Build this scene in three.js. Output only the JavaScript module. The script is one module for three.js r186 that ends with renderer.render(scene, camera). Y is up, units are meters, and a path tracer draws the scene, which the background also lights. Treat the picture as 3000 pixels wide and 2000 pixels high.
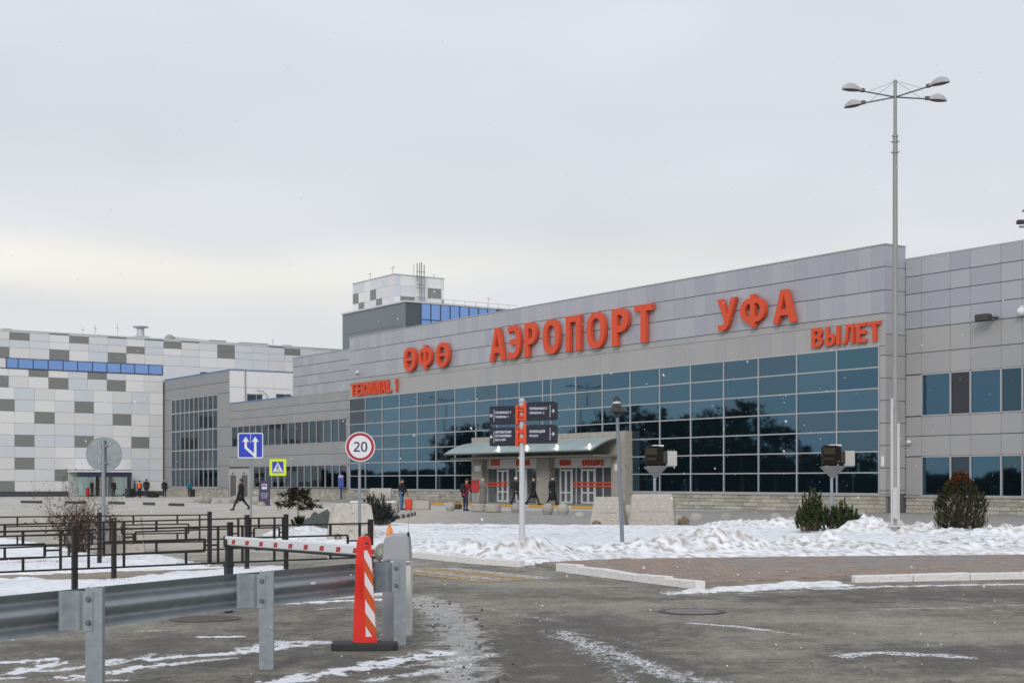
import * as THREE from 'three';
import { mergeGeometries, mergeVertices } from 'three/addons/utils/BufferGeometryUtils.js';
import { RoundedBoxGeometry } from 'three/addons/geometries/RoundedBoxGeometry.js';
import { FontLoader } from 'three/addons/loaders/FontLoader.js';
import { TextGeometry } from 'three/addons/geometries/TextGeometry.js';
import { MarchingCubes } from 'three/addons/objects/MarchingCubes.js';
import { createNoise2D, createNoise3D, createNoise4D } from 'simplex-noise';

// ---------------------------------------------------------------- camera, sky, sun, exposure
const FPX = 3267, EYE = 1.62, HOR = 1105, CX = 1176;          // focal length and horizon of the photograph on a 2352 x 1568 grid
const scene = new THREE.Scene();
const camera = new THREE.PerspectiveCamera(2 * Math.atan(784 / FPX) * 180 / Math.PI, 1.5, 0.1, 4000);
camera.position.set(0, EYE, 0);
camera.setViewOffset(2352, 1568, 0, 784 - HOR, 2352, 1568);   // level camera, lens shifted up
camera.focus = 17; camera.userData.fStop = 9;
camera.updateProjectionMatrix();
const renderer = new THREE.WebGLRenderer({ antialias: true });
renderer.toneMapping = THREE.LinearToneMapping;
renderer.toneMappingExposure = 1.0;
renderer.shadowMap.enabled = true;

function rng(seed) { let a = seed >>> 0; return () => { a = (a + 0x6D2B79F5) | 0; let t = Math.imul(a ^ (a >>> 15), 1 | a); t = (t + Math.imul(t ^ (t >>> 7), 61 | t)) ^ t; return ((t ^ (t >>> 14)) >>> 0) / 4294967296; }; }
const R = rng(7), N2 = createNoise2D(rng(11)), N3 = createNoise3D(rng(12)), N4 = createNoise4D(rng(13));
const rr = (a, b) => a + (b - a) * R(), cl = (x, a = 0, b = 1) => Math.min(b, Math.max(a, x)), mix = (a, b, t) => a + (b - a) * t;
const sst = (a, b, x) => { const t = cl((x - a) / (b - a)); return t * t * (3 - 2 * t); };
const fbm = (x, y, o = 4) => { let s = 0, a = 0.5; for (let i = 0; i < o; i++) { s += a * N2(x, y); x = x * 2.03 + 17.1; y = y * 2.03 - 9.7; a *= 0.5; } return s; };

const SUN = new THREE.Vector3(-0.25, 0.55, 0.80).normalize(), GAP = new THREE.Vector2(-0.80, -0.60);   // soft sun behind the cloud deck at the photographer's back; a pale gap in the deck low on the left
{ // overcast winter sky with a paler, slightly warm break of cloud low down
  const W = 1024, Hh = 512, d = new Float32Array(W * Hh * 4);
  for (let j = 0; j < Hh; j++) for (let i = 0; i < W; i++) {
    const th = ((j + 0.5) / Hh - 0.5) * Math.PI, ph = ((i + 0.5) / W - 0.5) * 2 * Math.PI, c = Math.cos(th);
    const x = c * Math.cos(ph), y = Math.sin(th), z = c * Math.sin(ph), el = th * 180 / Math.PI;
    const n = N3(x * 1.7, y * 6, z * 1.7) * 0.5 + N3(x * 4, y * 13 + 5, z * 4) * 0.3 + N3(x * 9, y * 26, z * 9 + 3) * 0.15;
    const up = cl(el / 40);
    let r = mix(0.735, 0.655, up), g = mix(0.755, 0.71, up), b = mix(0.80, 0.815, up);
    const k = 1 + 0.085 * n; r *= k * (1 + 0.012 * n); g *= k; b *= k;
    const az = Math.max(0, (x * GAP.x + z * GAP.y) / Math.max(c, 1e-3));
    const side = 0.10 + 0.90 * Math.pow(az, 2.2);
    const br = Math.exp(-Math.pow((el - 8.3) / 1.3, 2)) * cl(0.55 + 1.1 * N3(x * 3.2 + 2, y * 16, z * 3.2)) + 0.30 * Math.exp(-Math.pow((el - 6.5) / 4, 2));
    r += 0.25 * br * side; g += 0.20 * br * side; b += 0.05 * br * side;
    if (el < 0) { const t = cl(-el / 4); r = mix(r, 0.42, t); g = mix(g, 0.42, t); b = mix(b, 0.43, t); }
    const o = (j * W + i) * 4; d[o] = r; d[o + 1] = g; d[o + 2] = b; d[o + 3] = 1;
  }
  const t = new THREE.DataTexture(d, W, Hh, THREE.RGBAFormat, THREE.FloatType);
  t.mapping = THREE.EquirectangularReflectionMapping; t.magFilter = t.minFilter = THREE.LinearFilter; t.needsUpdate = true;
  scene.background = t; scene.environment = t;
}
const sun = new THREE.DirectionalLight(new THREE.Color(1, 0.95, 0.88), 1.5);
sun.position.copy(SUN).multiplyScalar(200); sun.castShadow = true; sun.shadow.radius = 40;
sun.shadow.mapSize.set(2048, 2048);
Object.assign(sun.shadow.camera, { left: -130, right: 90, top: 120, bottom: -120, near: 1, far: 600 });
scene.add(sun, sun.target); sun.target.position.set(0, 0, -40);

// ---------------------------------------------------------------- helpers
const V = (x, y, z) => new THREE.Vector3(x, y, z);
const gp = (px, py, y = 0) => { const Z = FPX * (EYE - y) / (py - HOR); return V((px - CX) * Z / FPX, y, -Z); };     // where the ground lies
const at = (px, Z, y = 0) => V((px - CX) * Z / FPX, y, -Z);
const hy = (py, Z) => EYE - (py - HOR) * Z / FPX;
// the terminal's own axes: x along the departures front (right end 0), z out from it
const A0 = at(2035, 72.5), UX = 0.568, UZ = 0.823, TURN = Math.atan2(-UZ, UX);
const ray = px => (px - CX) / FPX;
const tz = (px, z) => { const s = ray(px), nA = -UZ * A0.x - UX * -A0.z; return (z + nA) / (-UZ * s - UX); };
const fx = (px, z) => { const s = ray(px), t = tz(px, z); return t * (UX * s - UZ) - (UX * A0.x - UZ * -A0.z); };
const tx = (px, x) => { const s = ray(px); return (x + (UX * A0.x - UZ * -A0.z)) / (UX * s - UZ); };
const fz = (px, x) => { const s = ray(px), t = tx(px, x); return t * (-UZ * s - UX) - (-UZ * A0.x - UX * -A0.z); };
const fyz = (px, py, z) => hy(py, tz(px, z)), fyx = (px, py, x) => hy(py, tx(px, x));

const used = {};
const numbered = n => { const k = used[n] = (used[n] ?? -1) + 1; return k ? n + '_' + String(k).padStart(3, '0') : n; };
const shadows = o => { o.castShadow = o.receiveShadow = true; return o; };
function mesh(name, geo, mat, parent = scene) { const m = shadows(new THREE.Mesh(geo, mat)); m.name = parent === scene ? numbered(name) : name; parent.add(m); return m; }
function tag(o, label, category, group) { o.userData = { ...o.userData, label, category }; if (group) o.userData.group = group; return o; }
function thing(name, label, category, pos, turn = 0, group) {
  const o = new THREE.Group(); o.name = numbered(name); if (pos) o.position.copy(pos); o.rotation.y = turn; scene.add(o); return tag(o, label, category, group);
}
function sub(name, parent) { const o = new THREE.Group(); o.name = name; parent.add(o); return o; }
function struct(name, geo, mat) { const m = mesh(name, geo, mat); m.userData.kind = 'structure'; return m; }
function copyOf(o, label, pos, turn) { const c = o.clone(); c.name = numbered(o.name.replace(/_\d{3}$/, '')); c.userData = { ...o.userData, label }; if (pos) c.position.copy(pos); if (turn !== undefined) c.rotation.y = turn; scene.add(c); return c; }
const C = (r, g, b) => new THREE.Color().setRGB(r, g, b);
const S = hex => new THREE.Color(hex);
const std = (color, roughness = 0.8, metalness = 0, more = {}) => new THREE.MeshStandardMaterial({ color, roughness, metalness, ...more });
const UNIT = new THREE.BoxGeometry(1, 1, 1);
const bx = (w, h, d, x = 0, y = 0, z = 0) => new THREE.BoxGeometry(w, h, d).translate(x, y, z);
const rb = (w, h, d, r, x = 0, y = 0, z = 0, s = 2) => new RoundedBoxGeometry(w, h, d, s, r).translate(x, y, z);
const cyl = (r0, r1, h, x = 0, y = 0, z = 0, n = 16) => new THREE.CylinderGeometry(r1, r0, h, n).translate(x, y + h / 2, z);     // r0 at the foot
const rod = (a, b, r, n = 8, r2 = r) => { const d = b.clone().sub(a), g = new THREE.CylinderGeometry(r2, r, d.length(), n).translate(0, d.length() / 2, 0); g.applyQuaternion(new THREE.Quaternion().setFromUnitVectors(V(0, 1, 0), d.normalize())); return g.translate(a.x, a.y, a.z); };
const merge = l => mergeGeometries(l.map(g => { let q = g.index ? g.toNonIndexed() : g; for (const k of Object.keys(q.attributes)) if (!['position', 'normal', 'uv'].includes(k)) q.deleteAttribute(k); if (!q.attributes.uv) q.setAttribute('uv', new THREE.BufferAttribute(new Float32Array(q.attributes.position.count * 2), 2)); return q; }));
const slab = (parent, name, mat, x0, x1, y0, y1, z0, z1) => { const m = mesh(name, UNIT, mat, parent); m.position.set((x0 + x1) / 2, (y0 + y1) / 2, (z0 + z1) / 2); m.scale.set(Math.abs(x1 - x0), Math.abs(y1 - y0), Math.abs(z1 - z0)); return m; };
const stuff = m => { m.userData.kind = 'stuff'; return m; };

// ---------------------------------------------------------------- procedural textures
const enc = v => { v = cl(v); return Math.round(255 * (v <= 0.0031308 ? v * 12.92 : 1.055 * Math.pow(v, 1 / 2.4) - 0.055)); };
function dataTex(w, h, fn, srgb = true) {
  const d = new Uint8Array(w * h * 4);
  for (let j = 0; j < h; j++) for (let i = 0; i < w; i++) { const c = fn((i + 0.5) / w, (j + 0.5) / h), o = (j * w + i) * 4; d[o] = srgb ? enc(c[0]) : 255 * cl(c[0]); d[o + 1] = srgb ? enc(c[1]) : 255 * cl(c[1]); d[o + 2] = srgb ? enc(c[2]) : 255 * cl(c[2]); d[o + 3] = 255; }
  const t = new THREE.DataTexture(d, w, h, THREE.RGBAFormat); t.wrapS = t.wrapT = THREE.RepeatWrapping; t.magFilter = THREE.LinearFilter; t.minFilter = THREE.LinearMipmapLinearFilter; t.generateMipmaps = true;
  if (srgb) t.colorSpace = THREE.SRGBColorSpace; t.needsUpdate = true; return t;
}
const tor = (u, v, f, s = 0) => { const a = u * 6.28318, b = v * 6.28318, r = f / 6.28318; return N4(Math.cos(a) * r + s, Math.sin(a) * r, Math.cos(b) * r, Math.sin(b) * r - s); };
const tfb = (u, v, f, s = 0, o = 4) => { let t = 0, a = 0.5; for (let i = 0; i < o; i++) { t += a * tor(u, v, f, s + i * 3.1); f *= 2; a *= 0.5; } return t; };
const g3 = v => [v, v, v];
const rep = (t, x, y = x) => { const c = t.clone(); c.repeat.set(x, y); c.needsUpdate = true; return c; };
const tGrain = dataTex(512, 512, (u, v) => g3(0.5 + 0.35 * tfb(u, v, 60, 1, 3) + (R() - 0.5) * 0.35), false);
const tConc = dataTex(512, 512, (u, v) => { const a = tfb(u, v, 3, 2, 5), b = tfb(u, v, 22, 8, 3), s = Math.max(0, tfb(u, v * 0.999, 6, 4, 3) - 0.18); const k = 0.82 + 0.22 * a + 0.13 * b - 0.7 * s; return [k, k * (0.985 - 0.03 * s), k * (0.96 - 0.12 * s)]; });
const tSteel = dataTex(512, 512, (u, v) => { const a = tfb(u, v, 5, 6, 4), b = Math.abs(tor(u, v, 40, 9)), st = tfb(u, v, 2.2, 15, 3); const k = 0.78 + 0.16 * a + 0.13 * b + 0.12 * st; return [k * 0.985, k, k * 1.005]; });
const tSteelR = dataTex(256, 256, (u, v) => g3(0.5 + 0.25 * tfb(u, v, 6, 21, 4) + 0.1 * tor(u, v, 50, 3)), false);
const tRock = dataTex(256, 256, (u, v) => g3(0.5 + 0.6 * tfb(u, v, 5, 31, 5)), false);
const tDirt = dataTex(512, 512, (u, v) => { const s = Math.max(0, tfb(u, v, 9, 12, 4) - 0.05), k = 1 - 0.55 * s - 0.07 * (tfb(u, v, 2.5, 3, 3) + 0.5); return [k, k * (1 - 0.04 * s), k * (1 - 0.1 * s)]; });
// ---------------------------------------------------------------- the ground
const pw = l => l.map(([x, y]) => { const p = gp(x, y); return [p.x, -p.z]; });
// snow lying in thin sheets and streaks: [points in the picture, half width in m, how solid 0..1]
const DUST = [
  [[[1285, 1452], [1345, 1478], [1420, 1503], [1525, 1543], [1620, 1568], [1700, 1590]], 0.17, 0.62], [[[1330, 1490], [1400, 1520], [1440, 1560], [1470, 1600]], 0.12, 0.45], [[[1290, 1450], [1420, 1468], [1500, 1490]], 0.10, 0.35],
  [[[1005, 1384], [1120, 1398], [1250, 1421], [1300, 1428]], 0.10, 0.4], [[[1120, 1405], [1330, 1432], [1420, 1430]], 0.08, 0.35],
  [[[1592, 1431], [1690, 1438], [1760, 1447]], 0.055, 0.75], [[[1780, 1450], [1850, 1458]], 0.04, 0.6],
  [[[1935, 1507], [2010, 1499], [2080, 1500], [2210, 1509]], 0.10, 0.72], [[[2000, 1497], [2100, 1504]], 0.10, 0.6],
  [[[2030, 1398], [2190, 1396]], 0.06, 0.6], [[[2210, 1394], [2352, 1388], [2500, 1388]], 0.10, 0.45], [[[2290, 1402], [2400, 1405]], 0.08, 0.5],
  [[[640, 1568], [760, 1543], [860, 1527], [935, 1512], [1010, 1500]], 0.13, 0.95], [[[860, 1560], [1010, 1538], [1060, 1530]], 0.09, 0.7], [[[930, 1530], [1120, 1505]], 0.10, 0.6],
  [[[350, 1513], [480, 1503], [600, 1493], [690, 1481]], 0.09, 0.95], [[[560, 1494], [640, 1476], [740, 1475]], 0.13, 0.85], [[[400, 1524], [520, 1512]], 0.06, 0.8], [[[470, 1463], [555, 1461]], 0.06, 0.9], [[[330, 1512], [420, 1498]], 0.05, 0.5], [[[620, 1472], [730, 1478]], 0.07, 0.5],
  [[[-40, 1525], [60, 1518], [120, 1514]], 0.08, 0.9], [[[40, 1546], [90, 1530], [130, 1520]], 0.08, 0.9], [[[110, 1540], [230, 1526], [270, 1514]], 0.07, 0.85], [[[150, 1557], [250, 1545], [330, 1530], [370, 1526]], 0.08, 0.9], [[[255, 1525], [330, 1510], [350, 1502]], 0.05, 0.7], [[[-60, 1560], [40, 1556]], 0.05, 0.8], [[[190, 1561], [300, 1562]], 0.05, 0.7],
  [[[155, 1442], [205, 1440]], 0.04, 0.95], [[[-20, 1470], [20, 1468]], 0.05, 0.9], [[[300, 1450], [380, 1447]], 0.04, 0.6], [[[210, 1455], [250, 1453]], 0.03, 0.8],
  [[[600, 1388], [720, 1383], [815, 1378], [880, 1376]], 0.13, 0.9], [[[740, 1398], [800, 1394]], 0.05, 0.7], [[[820, 1391], [960, 1388]], 0.05, 0.5],
  [[[1560, 1362], [1660, 1353], [1780, 1351], [1905, 1345]], 0.18, 0.9], [[[1640, 1345], [1740, 1340], [1880, 1340]], 0.14, 0.7], [[[1880, 1352], [2050, 1346], [2352, 1341], [2600, 1339]], 0.13, 0.85], [[[1480, 1356], [1600, 1358]], 0.12, 0.4], [[[1700, 1362], [1850, 1357]], 0.08, 0.55],
  [[[960, 1360], [1010, 1358]], 0.06, 0.35], [[[1085, 1356], [1210, 1357]], 0.2, 0.28], [[[950, 1335], [1000, 1333]], 0.05, 0.6], [[[1100, 1331], [1140, 1331]], 0.08, 0.5],
  [[[1320, 1343], [1450, 1347]], 0.08, 0.4], [[[1545, 1405], [1590, 1403], [1640, 1404]], 0.10, 0.35],
].flatMap(([l, w, s]) => s > 0.65 ? [[pw(l), w, s], [pw(l), w * 2.1, 0.36]] : [[pw(l), w, s]]);   // solid patches get a sparse speckled fringe
const RIDGE = pw([[955, 1372], [1000, 1390], [1040, 1425], [1062, 1480], [1058, 1540], [1040, 1600], [1010, 1700]]);   // grit and salt swept into a ridge
const TONE = [ // darker (-) and paler (+) stains: centre, radii in m, strength
  [1330, 1455, 0.7, 2.6, -0.75], [1480, 1530, 0.9, 1.3, -0.55], [2040, 1500, 1.2, 0.9, -0.6], [1980, 1375, 3.2, 0.7, -0.7], [2300, 1362, 2.6, 0.6, -0.75], [1620, 1440, 2.2, 0.7, -0.35], [1150, 1520, 0.35, 1.6, -0.5], [760, 1440, 1.4, 1.1, -0.35], [980, 1350, 0.8, 0.8, -0.4], [300, 1500, 2.2, 1.0, -0.35], [820, 1540, 1.2, 1.2, -0.35], [1400, 1540, 0.8, 1.6, -0.3], [2330, 1500, 1.2, 1.0, -0.3], [450, 1475, 1.8, 0.5, -0.25], [1590, 1404, 0.8, 0.5, -0.35],
  [1900, 1430, 2.5, 1.0, 0.5], [1700, 1500, 1.4, 0.8, 0.4], [2250, 1460, 1.6, 0.8, 0.5], [1500, 1390, 2.2, 0.9, 0.35], [1300, 1345, 1.8, 0.8, 0.3], [200, 1440, 1.5, 0.6, 0.2], [1120, 1340, 1.2, 1.0, 0.25], [500, 1540, 1.0, 0.4, 0.15],
].map(([x, y, a, b, s]) => { const p = gp(x, y); return [p.x, -p.z, a, b, s]; });
function segD(l, x, z) { let m = 1e9; for (let i = 0; i + 1 < l.length; i++) { const [a, b] = l[i], [c, d] = l[i + 1], ex = c - a, ez = d - b, t = cl(((x - a) * ex + (z - b) * ez) / (ex * ex + ez * ez)), q = (x - a - ex * t) ** 2 + (z - b - ez * t) ** 2; if (q < m) m = q; } return Math.sqrt(m); }
for (const d of DUST) { const xs = d[0].map(p => p[0]), zs = d[0].map(p => p[1]); d.push(Math.min(...xs) - 0.6, Math.max(...xs) + 0.6, Math.min(...zs) - 0.6, Math.max(...zs) + 0.6); }
const grid = (fn, st) => { const m = new Map(), gx0 = -26, W = Math.ceil(58 / st), H2 = Math.ceil(76 / st), a = new Float32Array(W * H2).fill(NaN), g = (i, j) => { const o = j * W + i; let v = a[o]; if (v !== v) v = a[o] = fn(gx0 + i * st, 6 + j * st); return v; }; return (x, z) => { const u = (x - gx0) / st, v = (z - 6) / st, i = Math.floor(u), j = Math.floor(v), p = u - i, q = v - j; return (g(i, j) * (1 - p) + g(i + 1, j) * p) * (1 - q) + (g(i, j + 1) * (1 - p) + g(i + 1, j + 1) * p) * q; }; };   // slow fields are sampled on a grid
const bigF = grid((x, z) => fbm(x * 0.32 + 4, z * 0.32, 4), 0.08), midF = grid((x, z) => fbm(x * 1.7, z * 1.2 + 9, 3), 0.04), ridgeF = grid((x, z) => segD(RIDGE, x, z), 0.06);
const toneF = grid((x, z) => { let t = 0.16 * N2(x * 0.5 + z * 0.25, (z - x * 0.18) * 2.1); const mid = midF(x, z); for (const [cx, cz, a, b, s] of TONE) { const dx = (x - cx) / a, dz = (z - cz) / b, q = dx * dx + dz * dz + 0.5 * mid; if (q < 3) t += s * Math.exp(-q * 1.2); } return t; }, 0.06);
const dustCells = new Map(), dustNear = (x, z) => { const i = Math.floor(x * 4), j = Math.floor(z * 4), k = i * 4096 + j; let l = dustCells.get(k); if (!l) { const cx = (i + 0.5) / 4, cz = (j + 0.5) / 4; l = DUST.filter(d => segD(d[0], cx, cz) < d[1] * 3.2 + 0.2); dustCells.set(k, l); } return l; };
function groundAt(x, z) {
  const big = bigF(x, z), mid = midF(x, z), fine = N2(x * 21, z * 21) * 0.4 + N2(x * 47, z * 47) * 0.5 + N2(x * 104, z * 104) * 0.5;
  let dusty = 0.48 + 0.42 * big + 0.36 * mid + 0.20 * N2(x * 6.1, z * 4.7) + 0.14 * N2(x * 13, z * 10);
  dusty += toneF(x, z);
  dusty = cl(dusty);
  const plaza = sst(25, 34, z + 1.5 * big) * 0.85 + 0.15 * sst(40, 60, z);
  let r = mix(mix(0.115, 0.298, dusty), mix(0.26, 0.36, dusty), plaza), g = mix(mix(0.105, 0.270, dusty), mix(0.245, 0.34, dusty), plaza), b = mix(mix(0.086, 0.212, dusty), mix(0.22, 0.305, dusty), plaza);
  const left = plaza * sst(-0.5, -5, x); r *= 1 + 0.52 * left; g *= 1 + 0.45 * left; b *= 1 + 0.36 * left;
  const tan = sst(-2.6, -3.6, x + 0.4 * mid) * sst(20.8, 21.6, z) * sst(27.5, 26.2, z); r = mix(r, 0.30, tan); g = mix(g, 0.245, tan); b = mix(b, 0.19, tan);
  const crack = z < 24 ? sst(0.022, 0.0, Math.abs(fbm(x * 0.55 + 30, z * 0.55, 3))) : 0, asp = (1 + (0.55 - 0.42 * plaza) * fine + 0.08 * mid) * (1 - 0.45 * crack); r *= asp; g *= asp; b *= asp;
  // grit ridge
  if (z > 27) return [r, g, b];
  const jag = fbm(x * 3.3, z * 2.1 + 40, 3), chip = N2(x * 30, z * 26), chip2 = N2(x * 11 + 5, z * 7);
  if (x > -3 && x < 1.5 && z < 22) {
    const k = sst(0.36, 0.10, ridgeF(x, z) + 0.30 * jag), m = k * sst(-0.75, 0.35, chip * 0.55 + chip2 * 0.4 + 0.15);
    r = mix(r, 0.47, m * 0.9); g = mix(g, 0.455, m * 0.9); b = mix(b, 0.43, m * 0.9);
    const dark = sst(0.55, 0.25, Math.abs(ridgeF(x, z) - 0.3)) * sst(0.35, 0.6, chip2 * 0.5 + jag); r *= 1 - 0.35 * dark; g *= 1 - 0.35 * dark; b *= 1 - 0.35 * dark;
  }
  let s = 0;
  if (z < 27) for (const [l, w, sol] of dustNear(x, z)) {
    const dd = segD(l, x, z) / w + 1.7 * jag + 0.7 * chip2 + 0.3 * chip, k = sst(1.05, 0.85, dd);
    if (k > 0) s = Math.max(s, k * (sol > 0.85 ? sst(-1.5, -0.9, chip * 0.4 + 0.1) : sst(0.75 - sol * 1.5, 1.05 - sol * 1.5, chip * 0.55 + chip2 * 0.45 + jag * 0.3)) * Math.min(1, sol + 0.25));
  }
  r = mix(r, 0.80, s); g = mix(g, 0.81, s); b = mix(b, 0.84, s);
  return [r, g, b];
}
function sheet(name, x0, x1, z0, z1, y, w, h) {
  const g = new THREE.PlaneGeometry(x1 - x0, z1 - z0).rotateX(-Math.PI / 2).translate((x0 + x1) / 2, y, -(z0 + z1) / 2);
  const map = dataTex(w, h, (u, v) => groundAt(mix(x0, x1, u), mix(z0, z1, v))); map.wrapS = map.wrapT = THREE.ClampToEdgeWrapping;
  return struct(name, g, std(C(1, 1, 1), 0.86, 0, { map, bumpMap: rep(tGrain, (x1 - x0) / 0.7, (z1 - z0) / 0.7), bumpScale: 0.006 }));
}
sheet('road', -9.6, 9.6, 9, 24, 0, 2048, 1600);
sheet('plaza', -24, 30, 24, 78, 0, 1300, 1300);
{
  const map = dataTex(1024, 1024, (u, v) => { const a = tfb(u, v, 5, 41, 5), b = tor(u, v, 90, 7); const k = 1 + 0.3 * a + 0.07 * b; return [0.475 * k, 0.45 * k, 0.40 * k]; });
  const g = new THREE.PlaneGeometry(2400, 2400).rotateX(-Math.PI / 2).translate(0, -0.012, -200); map.repeat.set(2400 / 26, 2400 / 26);
  struct('ground', g, std(C(1, 1, 1), 0.9, 0, { map }));
}
// snow banks: height fields with real clods and hollows
const mSnow = std(C(0.86, 0.87, 0.895), 0.75, 0, { vertexColors: true, bumpMap: rep(tRock, 1), bumpScale: 0.008 });
function polyD(P, x, z) { let d = 1e9, ins = false; for (let i = 0, j = P.length - 1; i < P.length; j = i++) { const [a, b] = P[i], [c, e] = P[j]; const ex = c - a, ez = e - b, t = cl(((x - a) * ex + (z - b) * ez) / (ex * ex + ez * ez)); d = Math.min(d, (x - a - ex * t) ** 2 + (z - b - ez * t) ** 2); if ((b > z) !== (e > z) && x < (c - a) * (z - b) / (e - b) + a) ins = !ins; } return (ins ? 1 : -1) * Math.sqrt(d); }
const snowHeights = [];
function snowBank(name, pts, step, base, mounds, rough, dirty) {
  const P = pw(pts), xs = P.map(p => p[0]), zs = P.map(p => p[1]), x0 = Math.min(...xs) - 0.5, x1 = Math.max(...xs) + 0.5, z0 = Math.min(...zs) - 0.5, z1 = Math.max(...zs) + 0.5;
  const M = mounds.map(([px, py, h, r, rx = 1]) => { const p = gp(px, py); return [p.x, -p.z, h, r, rx]; });
  const H = (x, z) => {
    const sd = polyD(P, x, z) + 0.22 * fbm(x * 1.6, z * 1.6, 4) + 0.05 * N2(x * 9, z * 9); if (sd < -0.3) return [-0.06, 0];
    let h = base * sst(-0.05, 0.5, sd) + 0.05 * fbm(x * 0.9, z * 0.9, 3), m = 0;
    for (const [cx, cz, mh, r, rx] of M) { const q = ((x - cx) / (r * rx)) ** 2 + ((z - cz) / r) ** 2; if (q < 4) { const e = Math.exp(-q * 1.3); m += e; h += mh * e * (0.85 + 0.45 * fbm(x * 2.3, z * 2.3 + 3, 3)); } }
    m = cl(m); const clod = 0.75 * fbm(x * 2.6 + 7, z * 2.6, 4) + 0.15 + Math.max(0, N2(x * 6.3, z * 6.3 + 3)) * 0.4 + 0.22 * N2(x * 14, z * 14);
    const front = sst(36, 31, z); h += rough * (0.06 + 0.10 * front + 1.2 * m) * clod * sst(0, 0.35, sd);
    return [sd < 0 ? mix(-0.06, h, sst(-0.3, 0.05, sd)) : h, m, sd];
  };
  const nx = Math.ceil((x1 - x0) / step), nz = Math.ceil((z1 - z0) / step), pos = [], col = [], uv = [], id = new Int32Array((nx + 1) * (nz + 1)).fill(-1), hs = new Float32Array((nx + 1) * (nz + 1)), idx = [];
  for (let j = 0; j <= nz; j++) for (let i = 0; i <= nx; i++) {
    const x = x0 + i * step, z = z0 + j * step, [h, m, sd = -1] = H(x, z); hs[j * (nx + 1) + i] = h; if (sd < -0.28) continue;
    const grey = 1 - 0.16 * dirty * cl(0.3 + fbm(x * 0.7 + 9, z * 0.9, 3) * 1.4), dirt = cl(dirty * (0.52 + m * 0.7 + 0.3 * sst(33, 30, z)) * sst(-0.04, 0.42, fbm(x * 4.2 + 20, z * 4.2, 4) + 0.15 * N2(x * 17, z * 17)) + 0.5 * dirty * sst(0.25, 0, sd) * sst(0, 0.4, fbm(x * 6, z * 6 + 8, 3)));
    id[j * (nx + 1) + i] = pos.length / 3; pos.push(x, h, -z); uv.push(x, z); col.push(mix(grey, 0.42, dirt), mix(grey, 0.37, dirt), mix(grey * 0.99, 0.31, dirt));
  }
  for (let j = 0; j < nz; j++) for (let i = 0; i < nx; i++) { const k = j * (nx + 1) + i, a = id[k], b = id[k + 1], c = id[k + nx + 1], d = id[k + nx + 2]; if (a < 0 || b < 0 || c < 0 || d < 0) continue; if (Math.max(hs[k], hs[k + 1], hs[k + nx + 1], hs[k + nx + 2]) < -0.01) continue; idx.push(a, b, c, b, d, c); }
  const g = new THREE.BufferGeometry(); g.setAttribute('position', new THREE.Float32BufferAttribute(pos, 3)); g.setAttribute('color', new THREE.Float32BufferAttribute(col, 3)); g.setAttribute('uv', new THREE.Float32BufferAttribute(uv, 2)); g.setIndex(idx); g.computeVertexNormals();
  snowHeights.push((x, z) => { const q = H(x, -z); return q[2] > 0 ? q[0] : 0; });
  const m = struct(name, g, mSnow); m.userData.label = dirty > 0.5 ? 'rough bank of ploughed snow with brown clods' : 'thin flat sheet of trodden snow'; m.userData.category = 'snow'; return m;
}
snowBank('snow_bank', [[598, 1229], [640, 1243], [740, 1252], [860, 1264], [938, 1276], [1090, 1291], [1195, 1299], [1260, 1297], [1400, 1292], [1700, 1288], [2000, 1285], [2352, 1282], [2800, 1279], [2800, 1243], [2352, 1239], [2100, 1229], [1850, 1219], [1550, 1212], [1350, 1212], [1000, 1209], [850, 1206], [760, 1209], [660, 1217]], 0.085, 0.11,
  [[1990, 1233, 0.5, 0.7, 1.3], [2060, 1236, 0.3, 0.6], [2125, 1233, 0.34, 0.5, 1.3], [2185, 1238, 0.2, 0.7], [2310, 1242, 0.30, 0.7, 1.8], [2440, 1242, 0.3, 0.8], [1800, 1222, 0.34, 0.9, 1.6], [1690, 1219, 0.2, 0.9, 1.5], [1620, 1276, 0.44, 0.7, 1.5], [1540, 1281, 0.28, 0.6, 1.5], [1700, 1278, 0.2, 0.6, 1.6], [1830, 1272, 0.24, 0.6, 1.4], [1905, 1262, 0.3, 0.45], [1960, 1277, 0.16, 0.7, 2], [1180, 1287, 0.28, 0.55, 1.5], [1235, 1284, 0.24, 0.5], [1060, 1273, 0.2, 0.7], [1000, 1268, 0.16, 0.6], [1090, 1284, 0.16, 0.5, 1.5], [1380, 1281, 0.12, 0.7, 2], [2150, 1272, 0.14, 0.9, 2], [2300, 1268, 0.14, 0.8, 2], [880, 1240, 0.2, 0.8], [700, 1232, 0.15, 0.8]], 0.11, 0.95);
snowBank('snow_patch', [[-80, 1333], [60, 1329], [180, 1336], [300, 1328], [400, 1315], [520, 1306], [660, 1302], [660, 1316], [520, 1334], [300, 1366], [-80, 1412]], 0.07, 0.05, [], 0.02, 0.25);
snowBank('snow_patch', [[-80, 1324], [180, 1316], [300, 1311], [420, 1308], [520, 1303], [470, 1294], [400, 1284], [330, 1277], [262, 1278], [200, 1274], [110, 1252], [40, 1240], [-80, 1242]], 0.08, 0.06, [[300, 1290, 0.08, 1]], 0.03, 0.35);
snowBank('snow_patch', [[1565, 1359], [1640, 1349], [1720, 1341], [1860, 1336], [1965, 1334], [1960, 1343], [1860, 1350], [1740, 1356], [1640, 1361]], 0.05, 0.03, [], 0.02, 0.6);
const snowY = (x, z) => Math.max(0, ...snowHeights.map(f => f(x, z)));
const onSnow = p => { p.y = snowY(p.x, p.z); return p; };
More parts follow.
